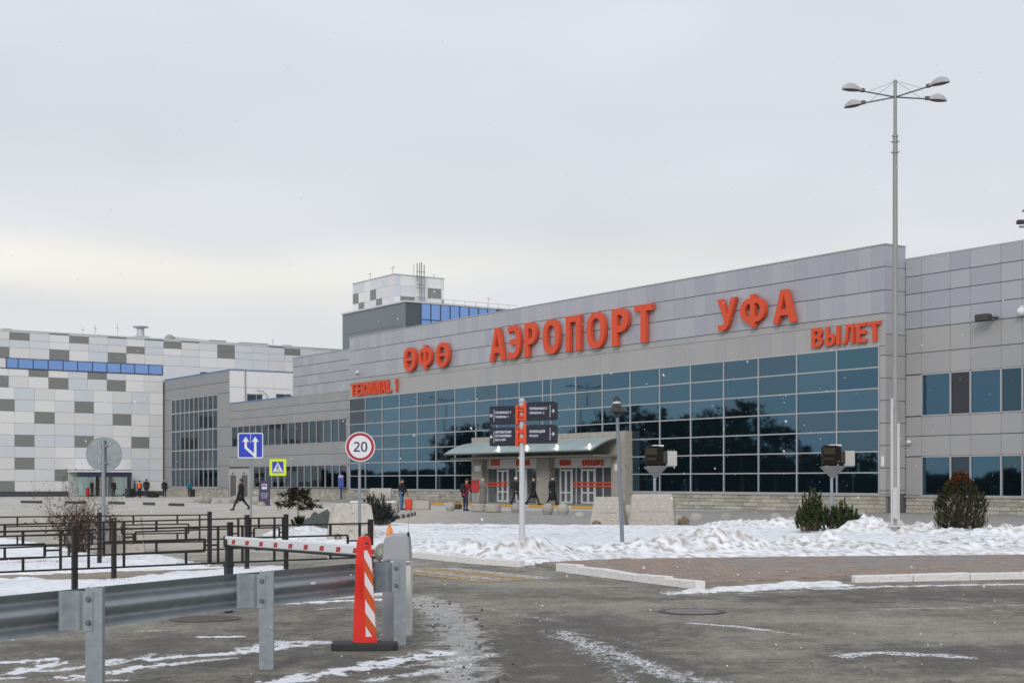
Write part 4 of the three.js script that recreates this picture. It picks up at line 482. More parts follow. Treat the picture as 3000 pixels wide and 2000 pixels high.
// ---------------------------------------------------------------- guardrail in the foreground
const mGalv = std(C(0.40, 0.425, 0.44), 0.5, 0.75, { map: tSteel, roughnessMap: tSteelR, bumpMap: rep(tGrain, 3), bumpScale: 0.001 }), mGalvFlat = std(C(0.34, 0.385, 0.415), 0.6, 0.35, { map: rep(tSteel, 2) });
{
  const t = thing('guardrail', 'galvanised steel guardrail with three posts beside the asphalt', 'guardrail', gp(612, 1535));
  const o = t.position, posts = [V(-3.06, 0, -10.43), gp(612, 1535), gp(918, 1480)].map(p => p.sub(o));
  posts.unshift(posts[0].clone().add(V(-0.86, 0, 1.8)));
  const dir = posts[3].clone().sub(posts[2]).normalize(), away = V(-dir.z * -1, 0, -dir.x).normalize(); if (away.z > 0) away.negate();
  const yaw = Math.atan2(-dir.z, dir.x);
  // W beam: closed profile swept along the posts
  const ctr = new THREE.CatmullRomCurve3([...posts.map(p => p.clone().addScaledVector(away, 0.25)), posts[3].clone().addScaledVector(away, 0.25).addScaledVector(dir, 0.17)]);
  const key = new THREE.CatmullRomCurve3([[0.008, 0.156], [0.030, 0.135], [0.068, 0.108], [0.080, 0.086], [0.066, 0.062], [0.022, 0.036], [0.0, 0.0], [0.022, -0.036], [0.066, -0.062], [0.080, -0.086], [0.068, -0.108], [0.030, -0.135], [0.008, -0.156]].map(([a, b]) => V(a, b, 0)), false, 'centripetal').getPoints(48);
  const prof = []; for (const p of key) prof.push([p.x, p.y]); for (const p of key.slice().reverse()) prof.push([p.x + 0.005, p.y]);
  const st = 60, pos = [], uv = [], idx = [], np = prof.length;
  for (let i = 0; i <= st; i++) { const p = ctr.getPoint(i / st), tg = ctr.getTangent(i / st).setY(0).normalize(), nn = V(tg.z, 0, -tg.x); if (nn.dot(away) < 0) nn.negate(); prof.forEach(([a, y], k) => { pos.push(p.x + nn.x * (a - 0.04), 0.665 + y, p.z + nn.z * (a - 0.04)); uv.push(i / st * 9, y * 2.2 + (k > np / 2 ? 0.3 : 0)); }); }
  for (let i = 0; i < st; i++) for (let k = 0; k < np; k++) { const a = i * np + k, b = i * np + (k + 1) % np; idx.push(a, b, a + np, b, b + np, a + np); }
  for (const i of [0, st]) for (let k = 0; k < np / 2 - 1; k++) { const a = i * np + k, b = i * np + k + 1, c = i * np + np - 1 - k, d = i * np + np - 2 - k; idx.push(a, c, b, b, c, d); }
  let g = new THREE.BufferGeometry(); g.setAttribute('position', new THREE.Float32BufferAttribute(pos, 3)); g.setAttribute('uv', new THREE.Float32BufferAttribute(uv, 2)); g.setIndex(idx); g.computeVertexNormals(); mesh('beam', g, std(C(0.42, 0.445, 0.46), 0.52, 0.65, { map: tSteel, side: THREE.DoubleSide }), t);
  for (const k of [0.6, 0.855]) { const p = ctr.getPoint(k).addScaledVector(away, -0.046); const m = mesh('slot_filler', rb(0.07, 0.022, 0.008, 0.004), std(C(0.75, 0.76, 0.78), 0.6), t); m.position.set(p.x, 0.672, p.z); m.rotation.y = yaw; }  // added pale pieces stand for open slots with snow showing through
  // channel posts, bent brackets and bolts
  const cs = new THREE.Shape(); [[-0.06, 0], [0.06, 0], [0.06, 0.02], [0.055, 0.02], [0.055, 0.005], [0.03, 0.005], [0.02, 0.013], [-0.02, 0.013], [-0.03, 0.005], [-0.055, 0.005], [-0.055, 0.06], [-0.06, 0.06]].forEach(([x, y], i) => i ? cs.lineTo(x, y) : cs.moveTo(x, y));
  const ps = new THREE.Shape(); [[-0.058, -0.05], [0.058, -0.05], [0.058, 0.05], [0.05, 0.05], [0.05, -0.042], [-0.05, -0.042], [-0.05, 0.05], [-0.058, 0.05]].forEach(([x, y], i) => i ? ps.lineTo(x, y) : ps.moveTo(x, y));
  const pg = new THREE.ExtrudeGeometry(ps, { depth: 1.3, bevelEnabled: true, bevelSize: 0.003, bevelThickness: 0.003, bevelSegments: 1 }).rotateX(-Math.PI / 2).translate(0, -0.46, 0);
  const plan = []; for (let i = 0; i <= 6; i++) plan.push([0.0 - i * 0.012, 0]); for (let i = 1; i <= 14; i++) { const a = i / 14; plan.push([-0.072 - 0.175 * a, 0.055 * Math.sin(Math.min(1, a * 4) * Math.PI / 2) - 0.05 * a * a + 0.02 * Math.max(0, a - 0.9) * 10]); }
  const bs = new THREE.Shape(); plan.forEach(([x, y], i) => i ? bs.lineTo(x, y) : bs.moveTo(x, y)); plan.slice().reverse().forEach(([x, y]) => bs.lineTo(x + 0.0015, y + 0.006)); const bg = new THREE.ExtrudeGeometry(bs, { depth: 0.29, bevelEnabled: false }).rotateX(-Math.PI / 2);
  for (const p of posts) {
    const face = 0.06; const po = mesh('post', pg, mGalvFlat, t); po.position.copy(p); po.rotation.y = 0.10;
    const br = mesh('bracket', bg, mGalvFlat, t); br.position.set(p.x - 0.0, 0.53, p.z + face); br.rotation.y = 0.12;
    for (const y of [0.59, 0.76]) { const bo = mesh('bolt', merge([new THREE.CylinderGeometry(0.014, 0.014, 0.014, 6).rotateX(Math.PI / 2), new THREE.CylinderGeometry(0.021, 0.021, 0.004, 14).rotateX(Math.PI / 2).translate(0, 0, -0.006)]), std(C(0.15, 0.155, 0.16), 0.5, 0.6), t); bo.position.set(p.x - 0.03, y, p.z + face + 0.014); }
  }
}
// ---------------------------------------------------------------- red delineator on a rubber foot
{
  const t = thing('delineator_post', 'red plastic delineator with slanted white stripes on a black rubber foot', 'delineator', at(838, 13.72)); t.rotation.y = 0.06;
  const mR = std(C(0.72, 0.032, 0.018), 0.38), mB = std(C(0.03, 0.034, 0.033), 0.75, 0, { bumpMap: rep(tGrain, 1), bumpScale: 0.002 }), mO = std(C(0.58, 0.09, 0.012), 0.42), mWt = std(C(0.72, 0.69, 0.72), 0.4);
  const bs = new THREE.Shape(); bs.moveTo(-0.31, 0.14); bs.lineTo(-0.29, 0.17); bs.lineTo(0.13, 0.17); bs.lineTo(0.20, 0.11); bs.lineTo(0.30, 0.10); bs.lineTo(0.31, 0.06); bs.lineTo(0.31, -0.10); bs.lineTo(0.27, -0.15); bs.lineTo(-0.27, -0.15); bs.lineTo(-0.31, -0.11);
  for (const [x, y] of [[-0.2, 0.02], [0.23, 0]]) { const h = new THREE.Path(); h.absellipse(x, y, 0.045, 0.025, 0, 7); bs.holes.push(h); }
  mesh('rubber_foot', new THREE.ExtrudeGeometry(bs, { depth: 0.05, bevelEnabled: true, bevelSize: 0.008, bevelThickness: 0.008, bevelSegments: 2 }).rotateX(-Math.PI / 2).translate(0, 0.008, 0).scale(1, 1, -1).scale(1, 1, -1), mB, t);
  // body: flat-faced blade, left cheek turned back, face with stripes on the right
  const lev = [[0.06, -0.118, 0.002, 0.115], [0.12, -0.116, 0.002, 0.112], [0.9, -0.088, -0.012, 0.066], [0.98, -0.084, -0.013, 0.062], [1.045, -0.080, -0.014, 0.058], [1.075, -0.068, -0.014, 0.050], [1.09, -0.045, -0.014, 0.034]];
  const ring = ([y, a, m, c]) => [[a, y, -0.02], [m - 0.004, y, 0.042], [m + 0.004, y, 0.044], [c, y, 0.020], [c - 0.004, y, -0.04], [a + 0.01, y, -0.05]];
  const hx = [0.985, 1.035]; const pos = [], idx = []; const rings = lev.map(ring), K = 6;
  rings.forEach(r => r.forEach(p => pos.push(...p))); for (let i = 0; i + 1 < rings.length; i++) for (let k = 0; k < K; k++) { const a = i * K + k, b = i * K + (k + 1) % K; idx.push(a, b, a + K, b, b + K, a + K); } const top = (rings.length - 1) * K; for (let k = 1; k + 1 < K; k++) idx.push(top, top + k, top + k + 1);
  let g = new THREE.BufferGeometry(); g.setAttribute('position', new THREE.Float32BufferAttribute(pos, 3)); g.setIndex(idx); g = g.toNonIndexed(); g.computeVertexNormals(); const body = mesh('blade', g, mR, t);
  mesh('grip_slot', rb(0.062, 0.042, 0.03, 0.014, 0.005, 1.015, 0.026), std(C(0.05, 0.045, 0.05), 0.6), t); mesh('grip_lip', rb(0.052, 0.02, 0.034, 0.008, 0.006, 0.998, 0.03), mR, t);
  // reflective stripes follow the right face
  const face = (u, y) => { const k = cl((y - 0.12) / 0.78), m = mix(0.006, -0.008, k), c = mix(0.112, 0.066, k), z0 = 0.044, z1 = 0.020; return V(mix(m, c, u), y, mix(z0, z1, u) + 0.0035); };
  const quad = (mat, name, pts) => { const p = pts.map(([u, y]) => face(u, y)), q = p.map(v => v.clone().add(V(-0.0009, 0, -0.0035))), v = [], id = [], n = p.length; p.concat(q).forEach(a => v.push(a.x, a.y, a.z)); for (let i = 1; i + 1 < n; i++) id.push(0, i, i + 1); for (let i = 0; i < n; i++) { const j = (i + 1) % n; id.push(i, n + i, j, j, n + i, n + j); } let gg = new THREE.BufferGeometry(); gg.setAttribute('position', new THREE.Float32BufferAttribute(v, 3)); gg.setIndex(id); gg = gg.toNonIndexed(); gg.computeVertexNormals(); mesh(name, gg, mat, t); };
  const st = [[0.955, 0.885, 0.80], [0.0, 0.0, 0.0]];
  const slope = 0.145; [[0.945, 1], [0.845, 0], [0.755, 1], [0.645, 0], [0.545, 1], [0.435, 0], [0.33, 1], [0.215, 0], [0.335 - 0.2, 2]].forEach(() => { });
  const Ls = [0.955, 0.895, 0.745, 0.665, 0.47, 0.395, 0.205, 0.105];      // where white begins and ends on the left edge of the face, top down
  const q4 = (y1, y0, mat, nm) => quad(mat, nm, [[0.04, y1], [0.96, y1 - slope], [0.96, y0 - slope], [0.04, y0]].map(([u, y]) => [u, Math.max(0.12, y)]));
  quad(mWt, 'white_stripe', [[0.04, 0.955], [0.4, 0.955], [0.96, 0.87], [0.96, 0.735], [0.04, 0.885]]);
  q4(0.88, 0.755, mO, 'orange_stripe'); q4(0.75, 0.625, mWt, 'white_stripe'); q4(0.62, 0.49, mO, 'orange_stripe'); q4(0.485, 0.355, mWt, 'white_stripe'); q4(0.35, 0.235, mO, 'orange_stripe'); quad(mWt, 'white_stripe', [[0.04, 0.228], [0.62, 0.125], [0.04, 0.125]]);
}
// ---------------------------------------------------------------- barrier gate
{
  const c0 = at(911, 14.9), t = thing('barrier_gate', 'grey barrier cabinet with lowered white boom and red stickers', 'barrier gate', c0);
  const mG = std(C(0.30, 0.315, 0.335), 0.55, 0.1), mL = std(C(0.34, 0.35, 0.375), 0.5), mW = std(C(0.60, 0.60, 0.58), 0.55), mK = std(C(0.02, 0.022, 0.024), 0.6);
  mesh('cabinet', merge([rb(0.17, 0.79, 0.27, 0.012, -0.055, 0.395, 0)]), mG, t); mesh('door', rb(0.15, 0.77, 0.25, 0.012, 0.08, 0.40, -0.03), mW, t); mesh('base_plate', bx(0.34, 0.02, 0.32, 0, 0.01, 0), mG, t); mesh('collar', rb(0.30, 0.035, 0.30, 0.01, 0.0, 0.79, 0), std(C(0.62, 0.63, 0.65), 0.5), t);
  const hs = new THREE.Shape(); hs.moveTo(-0.125, 0); hs.lineTo(-0.115, 0.17); hs.quadraticCurveTo(-0.11, 0.235, -0.04, 0.24); hs.lineTo(0.05, 0.24); hs.quadraticCurveTo(0.115, 0.235, 0.12, 0.17); hs.lineTo(0.13, 0); hs.closePath();
  const hd = new THREE.ExtrudeGeometry(hs, { depth: 0.26, bevelEnabled: true, bevelSize: 0.018, bevelThickness: 0.03, bevelSegments: 4, curveSegments: 10 }).translate(0, 0, -0.13); const hood = mesh('hood', hd, mL, t); hood.position.set(0.005, 0.812, 0); 
  const bdir = V(-2.13, 0, -2.65).normalize(), root = V(-0.17, 0.885, -0.02), L = 3.45;
  const hub = mesh('boom_hub', new THREE.SphereGeometry(0.098, 24, 16).scale(0.85, 1, 0.85), std(C(0.215, 0.22, 0.175), 0.4), t); hub.position.set(-0.15, 0.875, 0.02); mesh('hub_gasket', new THREE.TorusGeometry(0.085, 0.012, 8, 24).rotateY(Math.PI / 2).translate(-0.105, 0.875, 0.02), mK, t);
  mesh('hub_mark', new THREE.TorusGeometry(0.017, 0.004, 6, 16).rotateY(-0.35).translate(-0.165, 0.872, 0.1), std(C(0.65, 0.66, 0.55), 0.5), t);
  const bg = sub('boom', t); bg.position.copy(root); bg.rotation.y = Math.atan2(-bdir.z, bdir.x);
  mesh('tube', rb(L, 0.112, 0.06, 0.02, L / 2, 0, 0, 3), std(C(0.66, 0.68, 0.70), 0.32), bg); mesh('rubber_edge', rb(L - 0.1, 0.028, 0.04, 0.008, L / 2 + 0.03, -0.068, 0), mK, bg); mesh('end_cap', bx(0.02, 0.125, 0.065, L + 0.008, -0.006, 0), mK, bg);
  const sk = new THREE.Shape(); sk.moveTo(-0.05, -0.026); sk.lineTo(0.034, -0.026); sk.lineTo(0.05, 0.026); sk.lineTo(-0.034, 0.026); const sg = new THREE.ExtrudeGeometry(sk, { depth: 0.003, bevelEnabled: false }); const side = bdir.x < 0 ? 1 : -1;
  const mRd = std(C(0.42, 0.012, 0.02), 0.35), mPk = std(C(0.62, 0.2, 0.2), 0.5); for (let i = 0; i < 10; i++) { const m = mesh('red_sticker', sg, mRd, bg), x = 0.10 + i * 0.345; m.position.set(x, -0.008, -0.030); m.rotation.y = Math.PI; const lm = mesh('sticker_print', bx(0.03, 0.006, 0.001), mPk, bg); lm.position.set(x, -0.008, -0.034); }
  bg.children.forEach(m => { if (m.name === 'red_sticker' || m.name === 'sticker_print') { m.position.z *= -1; m.position.z += m.name === 'red_sticker' ? -0.0 : 0; m.rotation.y = 0; } });
  if (V(0, 0, 1).applyAxisAngle(V(0, 1, 0), bg.rotation.y).dot(V(0, 0, 1)) < 0) bg.children.forEach(m => { if (m.name === 'red_sticker') { m.position.z = -0.030; m.rotation.y = Math.PI; } if (m.name === 'sticker_print') m.position.z = -0.0335; });
  mesh('beacon', new THREE.LatheGeometry([[0.0, 0.115], [0.018, 0.11], [0.036, 0.05], [0.042, 0]].map(([x, y]) => new THREE.Vector2(x, y)), 18).translate(-0.085, 1.045, -0.1), new THREE.MeshPhysicalMaterial({ color: C(0.85, 0.26, 0.01), roughness: 0.25, transmission: 0.25, thickness: 0.02 }), t); mesh('beacon_foot', cyl(0.03, 0.03, 0.03, -0.085, 1.03, -0.1), mK, t);
  mesh('aerial_clamp', rod(V(0.13, 1.0, -0.05), V(0.115, 1.085, -0.05), 0.014), mK, t); const wp = []; for (let i = 0; i <= 8; i++) wp.push(V(0.118 + 0.006 * i * i / 12, 1.075 + i * 0.034, -0.05)); mesh('aerial', new THREE.TubeGeometry(new THREE.CatmullRomCurve3(wp), 12, 0.0022, 5), std(C(0.12, 0.12, 0.12), 0.5), t);
  // forked rest under the tip
  const tip = c0.clone().add(root).addScaledVector(bdir, L - 0.06), r = thing('boom_rest', 'black forked post holding up the boom tip', 'barrier post', V(tip.x, 0, tip.z)); r.rotation.y = bg.rotation.y;
  mesh('post', rb(0.09, 0.60, 0.09, 0.01, 0, 0.30, 0), std(C(0.03, 0.034, 0.045), 0.5), r); mesh('sleeve', rb(0.07, 0.24, 0.07, 0.01, 0, 0.70, 0), mK, r); mesh('clamp', rb(0.105, 0.07, 0.105, 0.01, 0, 0.60, 0), mK, r); mesh('fork', merge([bx(0.06, 0.1, 0.012, 0, 0.86, 0.05), bx(0.06, 0.1, 0.012, 0, 0.86, -0.05), bx(0.06, 0.015, 0.11, 0, 0.812, 0)]), mK, r);
}
// ---------------------------------------------------------------- black fences
const mIron = std(C(0.022, 0.019, 0.017), 0.55, 0.2, { bumpMap: rep(tGrain, 1), bumpScale: 0.001 });
function fence(label, pts) {
  const o = pts[1].clone(), t = thing('metal_fence', label, 'fence', o, 0, 'black metal fences round the verge');
  const yT = 0.956, yB = 0.425, bar = 0.03;
  pts.forEach(p => { const m = mesh('post', rb(0.07, 1.02, 0.07, 0.006, 0, 0.51, 0), mIron, t); m.position.copy(p).sub(o); m.position.y = 0; m.rotation.y = 0.7; });
  for (let i = 0; i + 1 < pts.length; i++) {
    const a = pts[i].clone().sub(o), d = pts[i + 1].clone().sub(pts[i]), L = d.length(), p = sub('panel', t); p.position.copy(a); p.position.y = 0; p.rotation.y = Math.atan2(-d.z, d.x);
    const h = (n, x0, x1, y) => { const m = mesh(n, UNIT, mIron, p); m.scale.set(x1 - x0, bar * 0.85, bar); m.position.set((x0 + x1) / 2, y, 0); }, v = (n, x, y0, y1) => { const m = mesh(n, UNIT, mIron, p); m.scale.set(bar, y1 - y0, bar); m.position.set(x, (y0 + y1) / 2, 0); }, e = bar * 0.425;
    const H = yT - yB, r1 = yT - H / 3, r0 = yB + H / 3, s = L < 1.6 ? L / 2.4 : 1, f = L;
    h('top_rail', 0.035, f - 0.035, yT); h('bottom_rail', 0.035, f - 0.035, yB); const vx = [0.20 * s, f - 0.20 * s], ix = [0.42 * s, f - 0.42 * s];
    for (const x of vx) v('upright', x, yB + e, yT - e); h('inner_rail', ix[0], ix[1], r1); h('inner_rail', ix[0], ix[1], r0); for (const x of ix) v('inner_upright', x, r0 + e, r1 - e);
    for (const k of [0.3, 0.7]) { v('tie', f * k, r1 + e, yT - e); v('tie', f * k, yB + e, r0 - e); }
    h('side_tie', vx[0] + bar / 2, ix[0] - bar / 2, (r0 + r1) / 2); h('side_tie', ix[1] + bar / 2, vx[1] - bar / 2, (r0 + r1) / 2);
  }
}
{
  const A = at(170.5, 19.37), E = at(528, 20.94), Hh = at(850.6, 22.46), B = at(260.7, 23.3), F = at(566.6, 25.5), G = at(656.5, 26.0), Cc = at(227.4, 27.2), D = at(480.7, 28.2);
  const back = (p, q) => p.clone().multiplyScalar(2).sub(q);
  fence('nearest black metal fence, running behind the boom', [back(A, E), A, E, Hh]); fence('middle black metal fence standing in the snow, ending left of the concrete block', [back(B, F), B, F, G]); fence('farthest black metal fence, beside the dry bush', [back(Cc, D), Cc, D]);
}
// ---------------------------------------------------------------- traffic signs
const mPole = std(C(0.36, 0.38, 0.41), 0.5, 0.5, { map: tSteel }), mBack = std(C(0.42, 0.45, 0.46), 0.45, 0.7, { map: tSteel, roughnessMap: tSteelR });
const canvasMat = (w, h, draw, rough = 0.5) => { const c = document.createElement('canvas'); c.width = w; c.height = h; const x = c.getContext('2d'); draw(x, w, h); const t = new THREE.CanvasTexture(c); t.colorSpace = THREE.SRGBColorSpace; t.magFilter = THREE.LinearFilter; return std(C(1, 1, 1), rough, 0, { map: t }); };
const plate = (w, h, r, d = 0.012) => { const s = new THREE.Shape(), a = w / 2, b = h / 2; s.moveTo(-a + r, -b); s.lineTo(a - r, -b); s.absarc(a - r, -b + r, r, -Math.PI / 2, 0); s.lineTo(a, b - r); s.absarc(a - r, b - r, r, 0, Math.PI / 2); s.lineTo(-a + r, b); s.absarc(-a + r, b - r, r, Math.PI / 2, Math.PI); s.lineTo(-a, -b + r); s.absarc(-a + r, -b + r, r, Math.PI, Math.PI * 1.5); return new THREE.ExtrudeGeometry(s, { depth: d, bevelEnabled: false, curveSegments: 6 }); };
const printed = (w, h, r, mat, parent, x, y, z, name) => { const s = new THREE.ShapeGeometry((() => { const q = plate(w, h, r).parameters.shapes; return q; })(), 6), p = s.attributes.position, uv = s.attributes.uv; for (let i = 0; i < p.count; i++) uv.setXY(i, p.getX(i) / w + 0.5, p.getY(i) / h + 0.5); const m = mesh(name, s, mat, parent); m.position.set(x, y, z); return m; };
{ // back of a round sign
  const Z = 28.3, t = thing('traffic_sign', 'back of a round steel sign on a pole by the dry bush', 'traffic sign', at(236.5, Z), 0, 'traffic signs'); const y = hy(1043, Z);
  mesh('pole', cyl(0.038, 0.038, y + 0.28), mPole, t); mesh('disc', cyl(0.352, 0.352, 0.012, 0, 0, 0, 48).rotateX(Math.PI / 2).translate(0, y, -0.055), mBack, t); mesh('rim', new THREE.TorusGeometry(0.35, 0.01, 6, 48).translate(0, y, -0.048), mBack, t); for (const dy of [-0.17, 0.17]) mesh('clamp', merge([bx(0.19, 0.03, 0.02, 0, y + dy, -0.035), bx(0.02, 0.05, 0.06, 0.05, y + dy, -0.01), bx(0.02, 0.05, 0.06, -0.05, y + dy, -0.01)]), mPole, t);
}
{ // lanes sign
  const Z = 39.4, t = thing('traffic_sign', 'square blue sign with two white arrows on a pole', 'traffic sign', at(575.5, Z), 0, 'traffic signs'), y = hy(1023, Z), w = 0.7;
  mesh('pole', cyl(0.034, 0.034, y + 0.1), mPole, t); mesh('plate', plate(w, w, 0.05).translate(0, y, 0.036), mBack, t);
  printed(w, w, 0.05, canvasMat(512, 512, (c, W) => { c.fillStyle = '#d9dde4'; c.fillRect(0, 0, W, W); c.fillStyle = '#1737b4'; c.beginPath(); c.roundRect(18, 18, W - 36, W - 36, 26); c.fill(); c.fillStyle = c.strokeStyle = '#d9dbe0'; c.lineWidth = 50; c.beginPath(); c.moveTo(352, 494); c.lineTo(352, 170); c.stroke(); c.beginPath(); c.moveTo(352, 75); c.lineTo(422, 180); c.lineTo(282, 180); c.fill(); c.beginPath(); c.moveTo(352, 478); c.lineTo(352, 470); c.lineTo(160, 300); c.lineTo(160, 170); c.stroke(); c.beginPath(); c.moveTo(160, 75); c.lineTo(230, 180); c.lineTo(90, 180); c.fill(); c.lineWidth = 12; c.setLineDash([40, 18]); c.beginPath(); c.moveTo(256, 30); c.lineTo(256, 210); c.stroke(); }), t, 0, y, 0.0485, 'face');
}
{ // crossing sign
  const Z = 78, t = thing('traffic_sign', 'blue pedestrian crossing sign with wide yellow green border', 'traffic sign', at(638, Z), 0, 'traffic signs'), y = hy(1073, Z), w = 0.92;
  mesh('pole', cyl(0.04, 0.04, y), mPole, t); mesh('plate', plate(w, w, 0.06).translate(0, y, 0.045), mBack, t);
  printed(w, w, 0.06, canvasMat(256, 256, (c, W) => { c.fillStyle = '#cfe010'; c.fillRect(0, 0, W, W); c.fillStyle = '#1838b0'; c.fillRect(42, 40, 172, 176); c.fillStyle = '#e2e6ea'; c.beginPath(); c.moveTo(128, 48); c.lineTo(206, 200); c.lineTo(50, 200); c.fill(); c.strokeStyle = c.fillStyle = '#16181c'; c.lineWidth = 11; c.lineCap = 'round'; c.beginPath(); c.arc(131, 92, 9, 0, 7); c.fill(); c.beginPath(); c.moveTo(128, 105); c.lineTo(126, 142); c.lineTo(108, 178); c.moveTo(126, 142); c.lineTo(146, 158); c.lineTo(160, 180); c.moveTo(128, 112); c.lineTo(108, 128); c.lineTo(104, 146); c.moveTo(128, 112); c.lineTo(148, 130); c.stroke(); c.lineWidth = 8; for (const x of [74, 100, 126, 152, 178]) { c.beginPath(); c.moveTo(x, 186); c.lineTo(x - 6, 197); c.stroke(); } }), t, 0, y, 0.0585, 'face');
}
{ // speed limit
  const Z = 33, t = thing('traffic_sign', 'round white speed limit sign reading 20 with red rim', 'traffic sign', onSnow(at(825.5, Z)), 0, 'traffic signs'), y = hy(1026, Z) - t.position.y, r = 0.345;
  mesh('pole', cyl(0.034, 0.034, y + 0.12), mPole, t); mesh('disc', cyl(r, r, 0.012, 0, 0, 0, 56).rotateX(Math.PI / 2).translate(0.02, y, 0.036), mBack, t); mesh('rim', new THREE.TorusGeometry(r - 0.004, 0.008, 6, 56).translate(0.02, y, 0.048), std(C(0.6, 0.6, 0.62), 0.5), t);
  const d = new THREE.CircleGeometry(r - 0.006, 56); const m = mesh('face', d, canvasMat(512, 512, (c, W) => { c.fillStyle = '#d8dae2'; c.fillRect(0, 0, W, W); c.strokeStyle = '#9d0f1c'; c.lineWidth = 46; c.beginPath(); c.arc(256, 256, 220, 0, 7); c.stroke(); c.fillStyle = '#14161a'; c.font = '230px sans-serif'; c.textAlign = 'center'; c.save(); c.translate(262, 338); c.fillText('20', 0, 0); c.strokeStyle = '#14161a'; c.lineWidth = 8; c.strokeText('20', 0, 0); c.restore(); }), t); m.position.set(0.02, y, 0.0505);
}
{ // wayfinding post
  const p = onSnow(at(1199, 34.9)), t = thing('direction_sign', 'grey post with four navy direction boards and orange clamps', 'signpost', p), Z = 34.9, top = hy(925, Z) - p.y, mG = std(C(0.50, 0.51, 0.52), 0.5, 0.15), mN = std(C(0.014, 0.015, 0.026), 0.5), mOr = std(C(0.66, 0.075, 0.02), 0.45);
  mesh('post', cyl(0.074, 0.06, top), mG, t); mesh('finial', merge([cyl(0.066, 0.066, 0.03, 0, top - 0.06), new THREE.SphereGeometry(0.07, 20, 14).translate(0, top + 0.05, 0), cyl(0.05, 0.055, 0.05, 0, top - 0.01)]), mG, t);
  const th = 0.52, txt = { l0: ['ТЕРМИНАЛ 1', 'TERMINAL 1'], r0: ['ТЕРМИНАЛ 2', 'TERMINAL 2'], l1: ['АВТОБУСНАЯ', 'ОСТАНОВКА', 'BUS STOP'], r1: ['ПОЛИЦИЯ', 'POLICE'] };
  for (const k of [0, 1]) for (const s of [-1, 1]) {
    const w = s < 0 ? 0.80 : 0.86, h = 0.455, b = sub('board', t), yc = hy(k ? (s < 0 ? 1002.5 : 998) : (s < 0 ? 953 : 946), Z) - p.y; b.position.set(0, yc, 0.08); b.rotation.y = -th * 0.0; b.rotation.set(0, -th, 0);
    const x = s * (0.09 + w / 2); mesh('panel', plate(w, h, 0.045, 0.14).translate(x, 0, -0.08), mN, b); mesh('clamp_bar', rb(0.075, h + 0.03, 0.18, 0.03, s * 0.12, 0, -0.01), mOr, b); for (const dy of [-0.11, 0.11]) mesh('clamp_ring', rb(0.2, 0.06, 0.05, 0.012, s * 0.03, dy, 0.02), mOr, b);
    const lines = txt[(s < 0 ? 'l' : 'r') + k];
    const face = printed(w - 0.09, h - 0.03, 0.03, canvasMat(512, 288, (c, W, H) => { c.fillStyle = '#1f2130'; c.fillRect(0, 0, W, H); c.fillStyle = c.strokeStyle = '#d5d8e6'; const ax = s < 0 ? 42 : W - 42; c.lineWidth = 13; c.beginPath(); c.moveTo(ax - s * 24, H / 2); c.lineTo(ax + s * 22, H / 2); c.moveTo(ax, H / 2 - 30); c.lineTo(ax + s * 26, H / 2); c.lineTo(ax, H / 2 + 30); c.stroke(); c.fillRect(s < 0 ? 88 : W - 96, 44, 8, H - 88); const tx0 = s < 0 ? 118 : 36, n = lines.length; lines.forEach((l, i) => { const ru = i < n - 1; c.font = (ru ? 'bold 58px' : 'bold 48px') + ' sans-serif'; c.fillText(l, tx0, n === 3 ? 84 + i * 64 : 118 + i * 68, 330); }); }), b, x + s * 0.045, 0, 0.0615, 'face');
  }
}
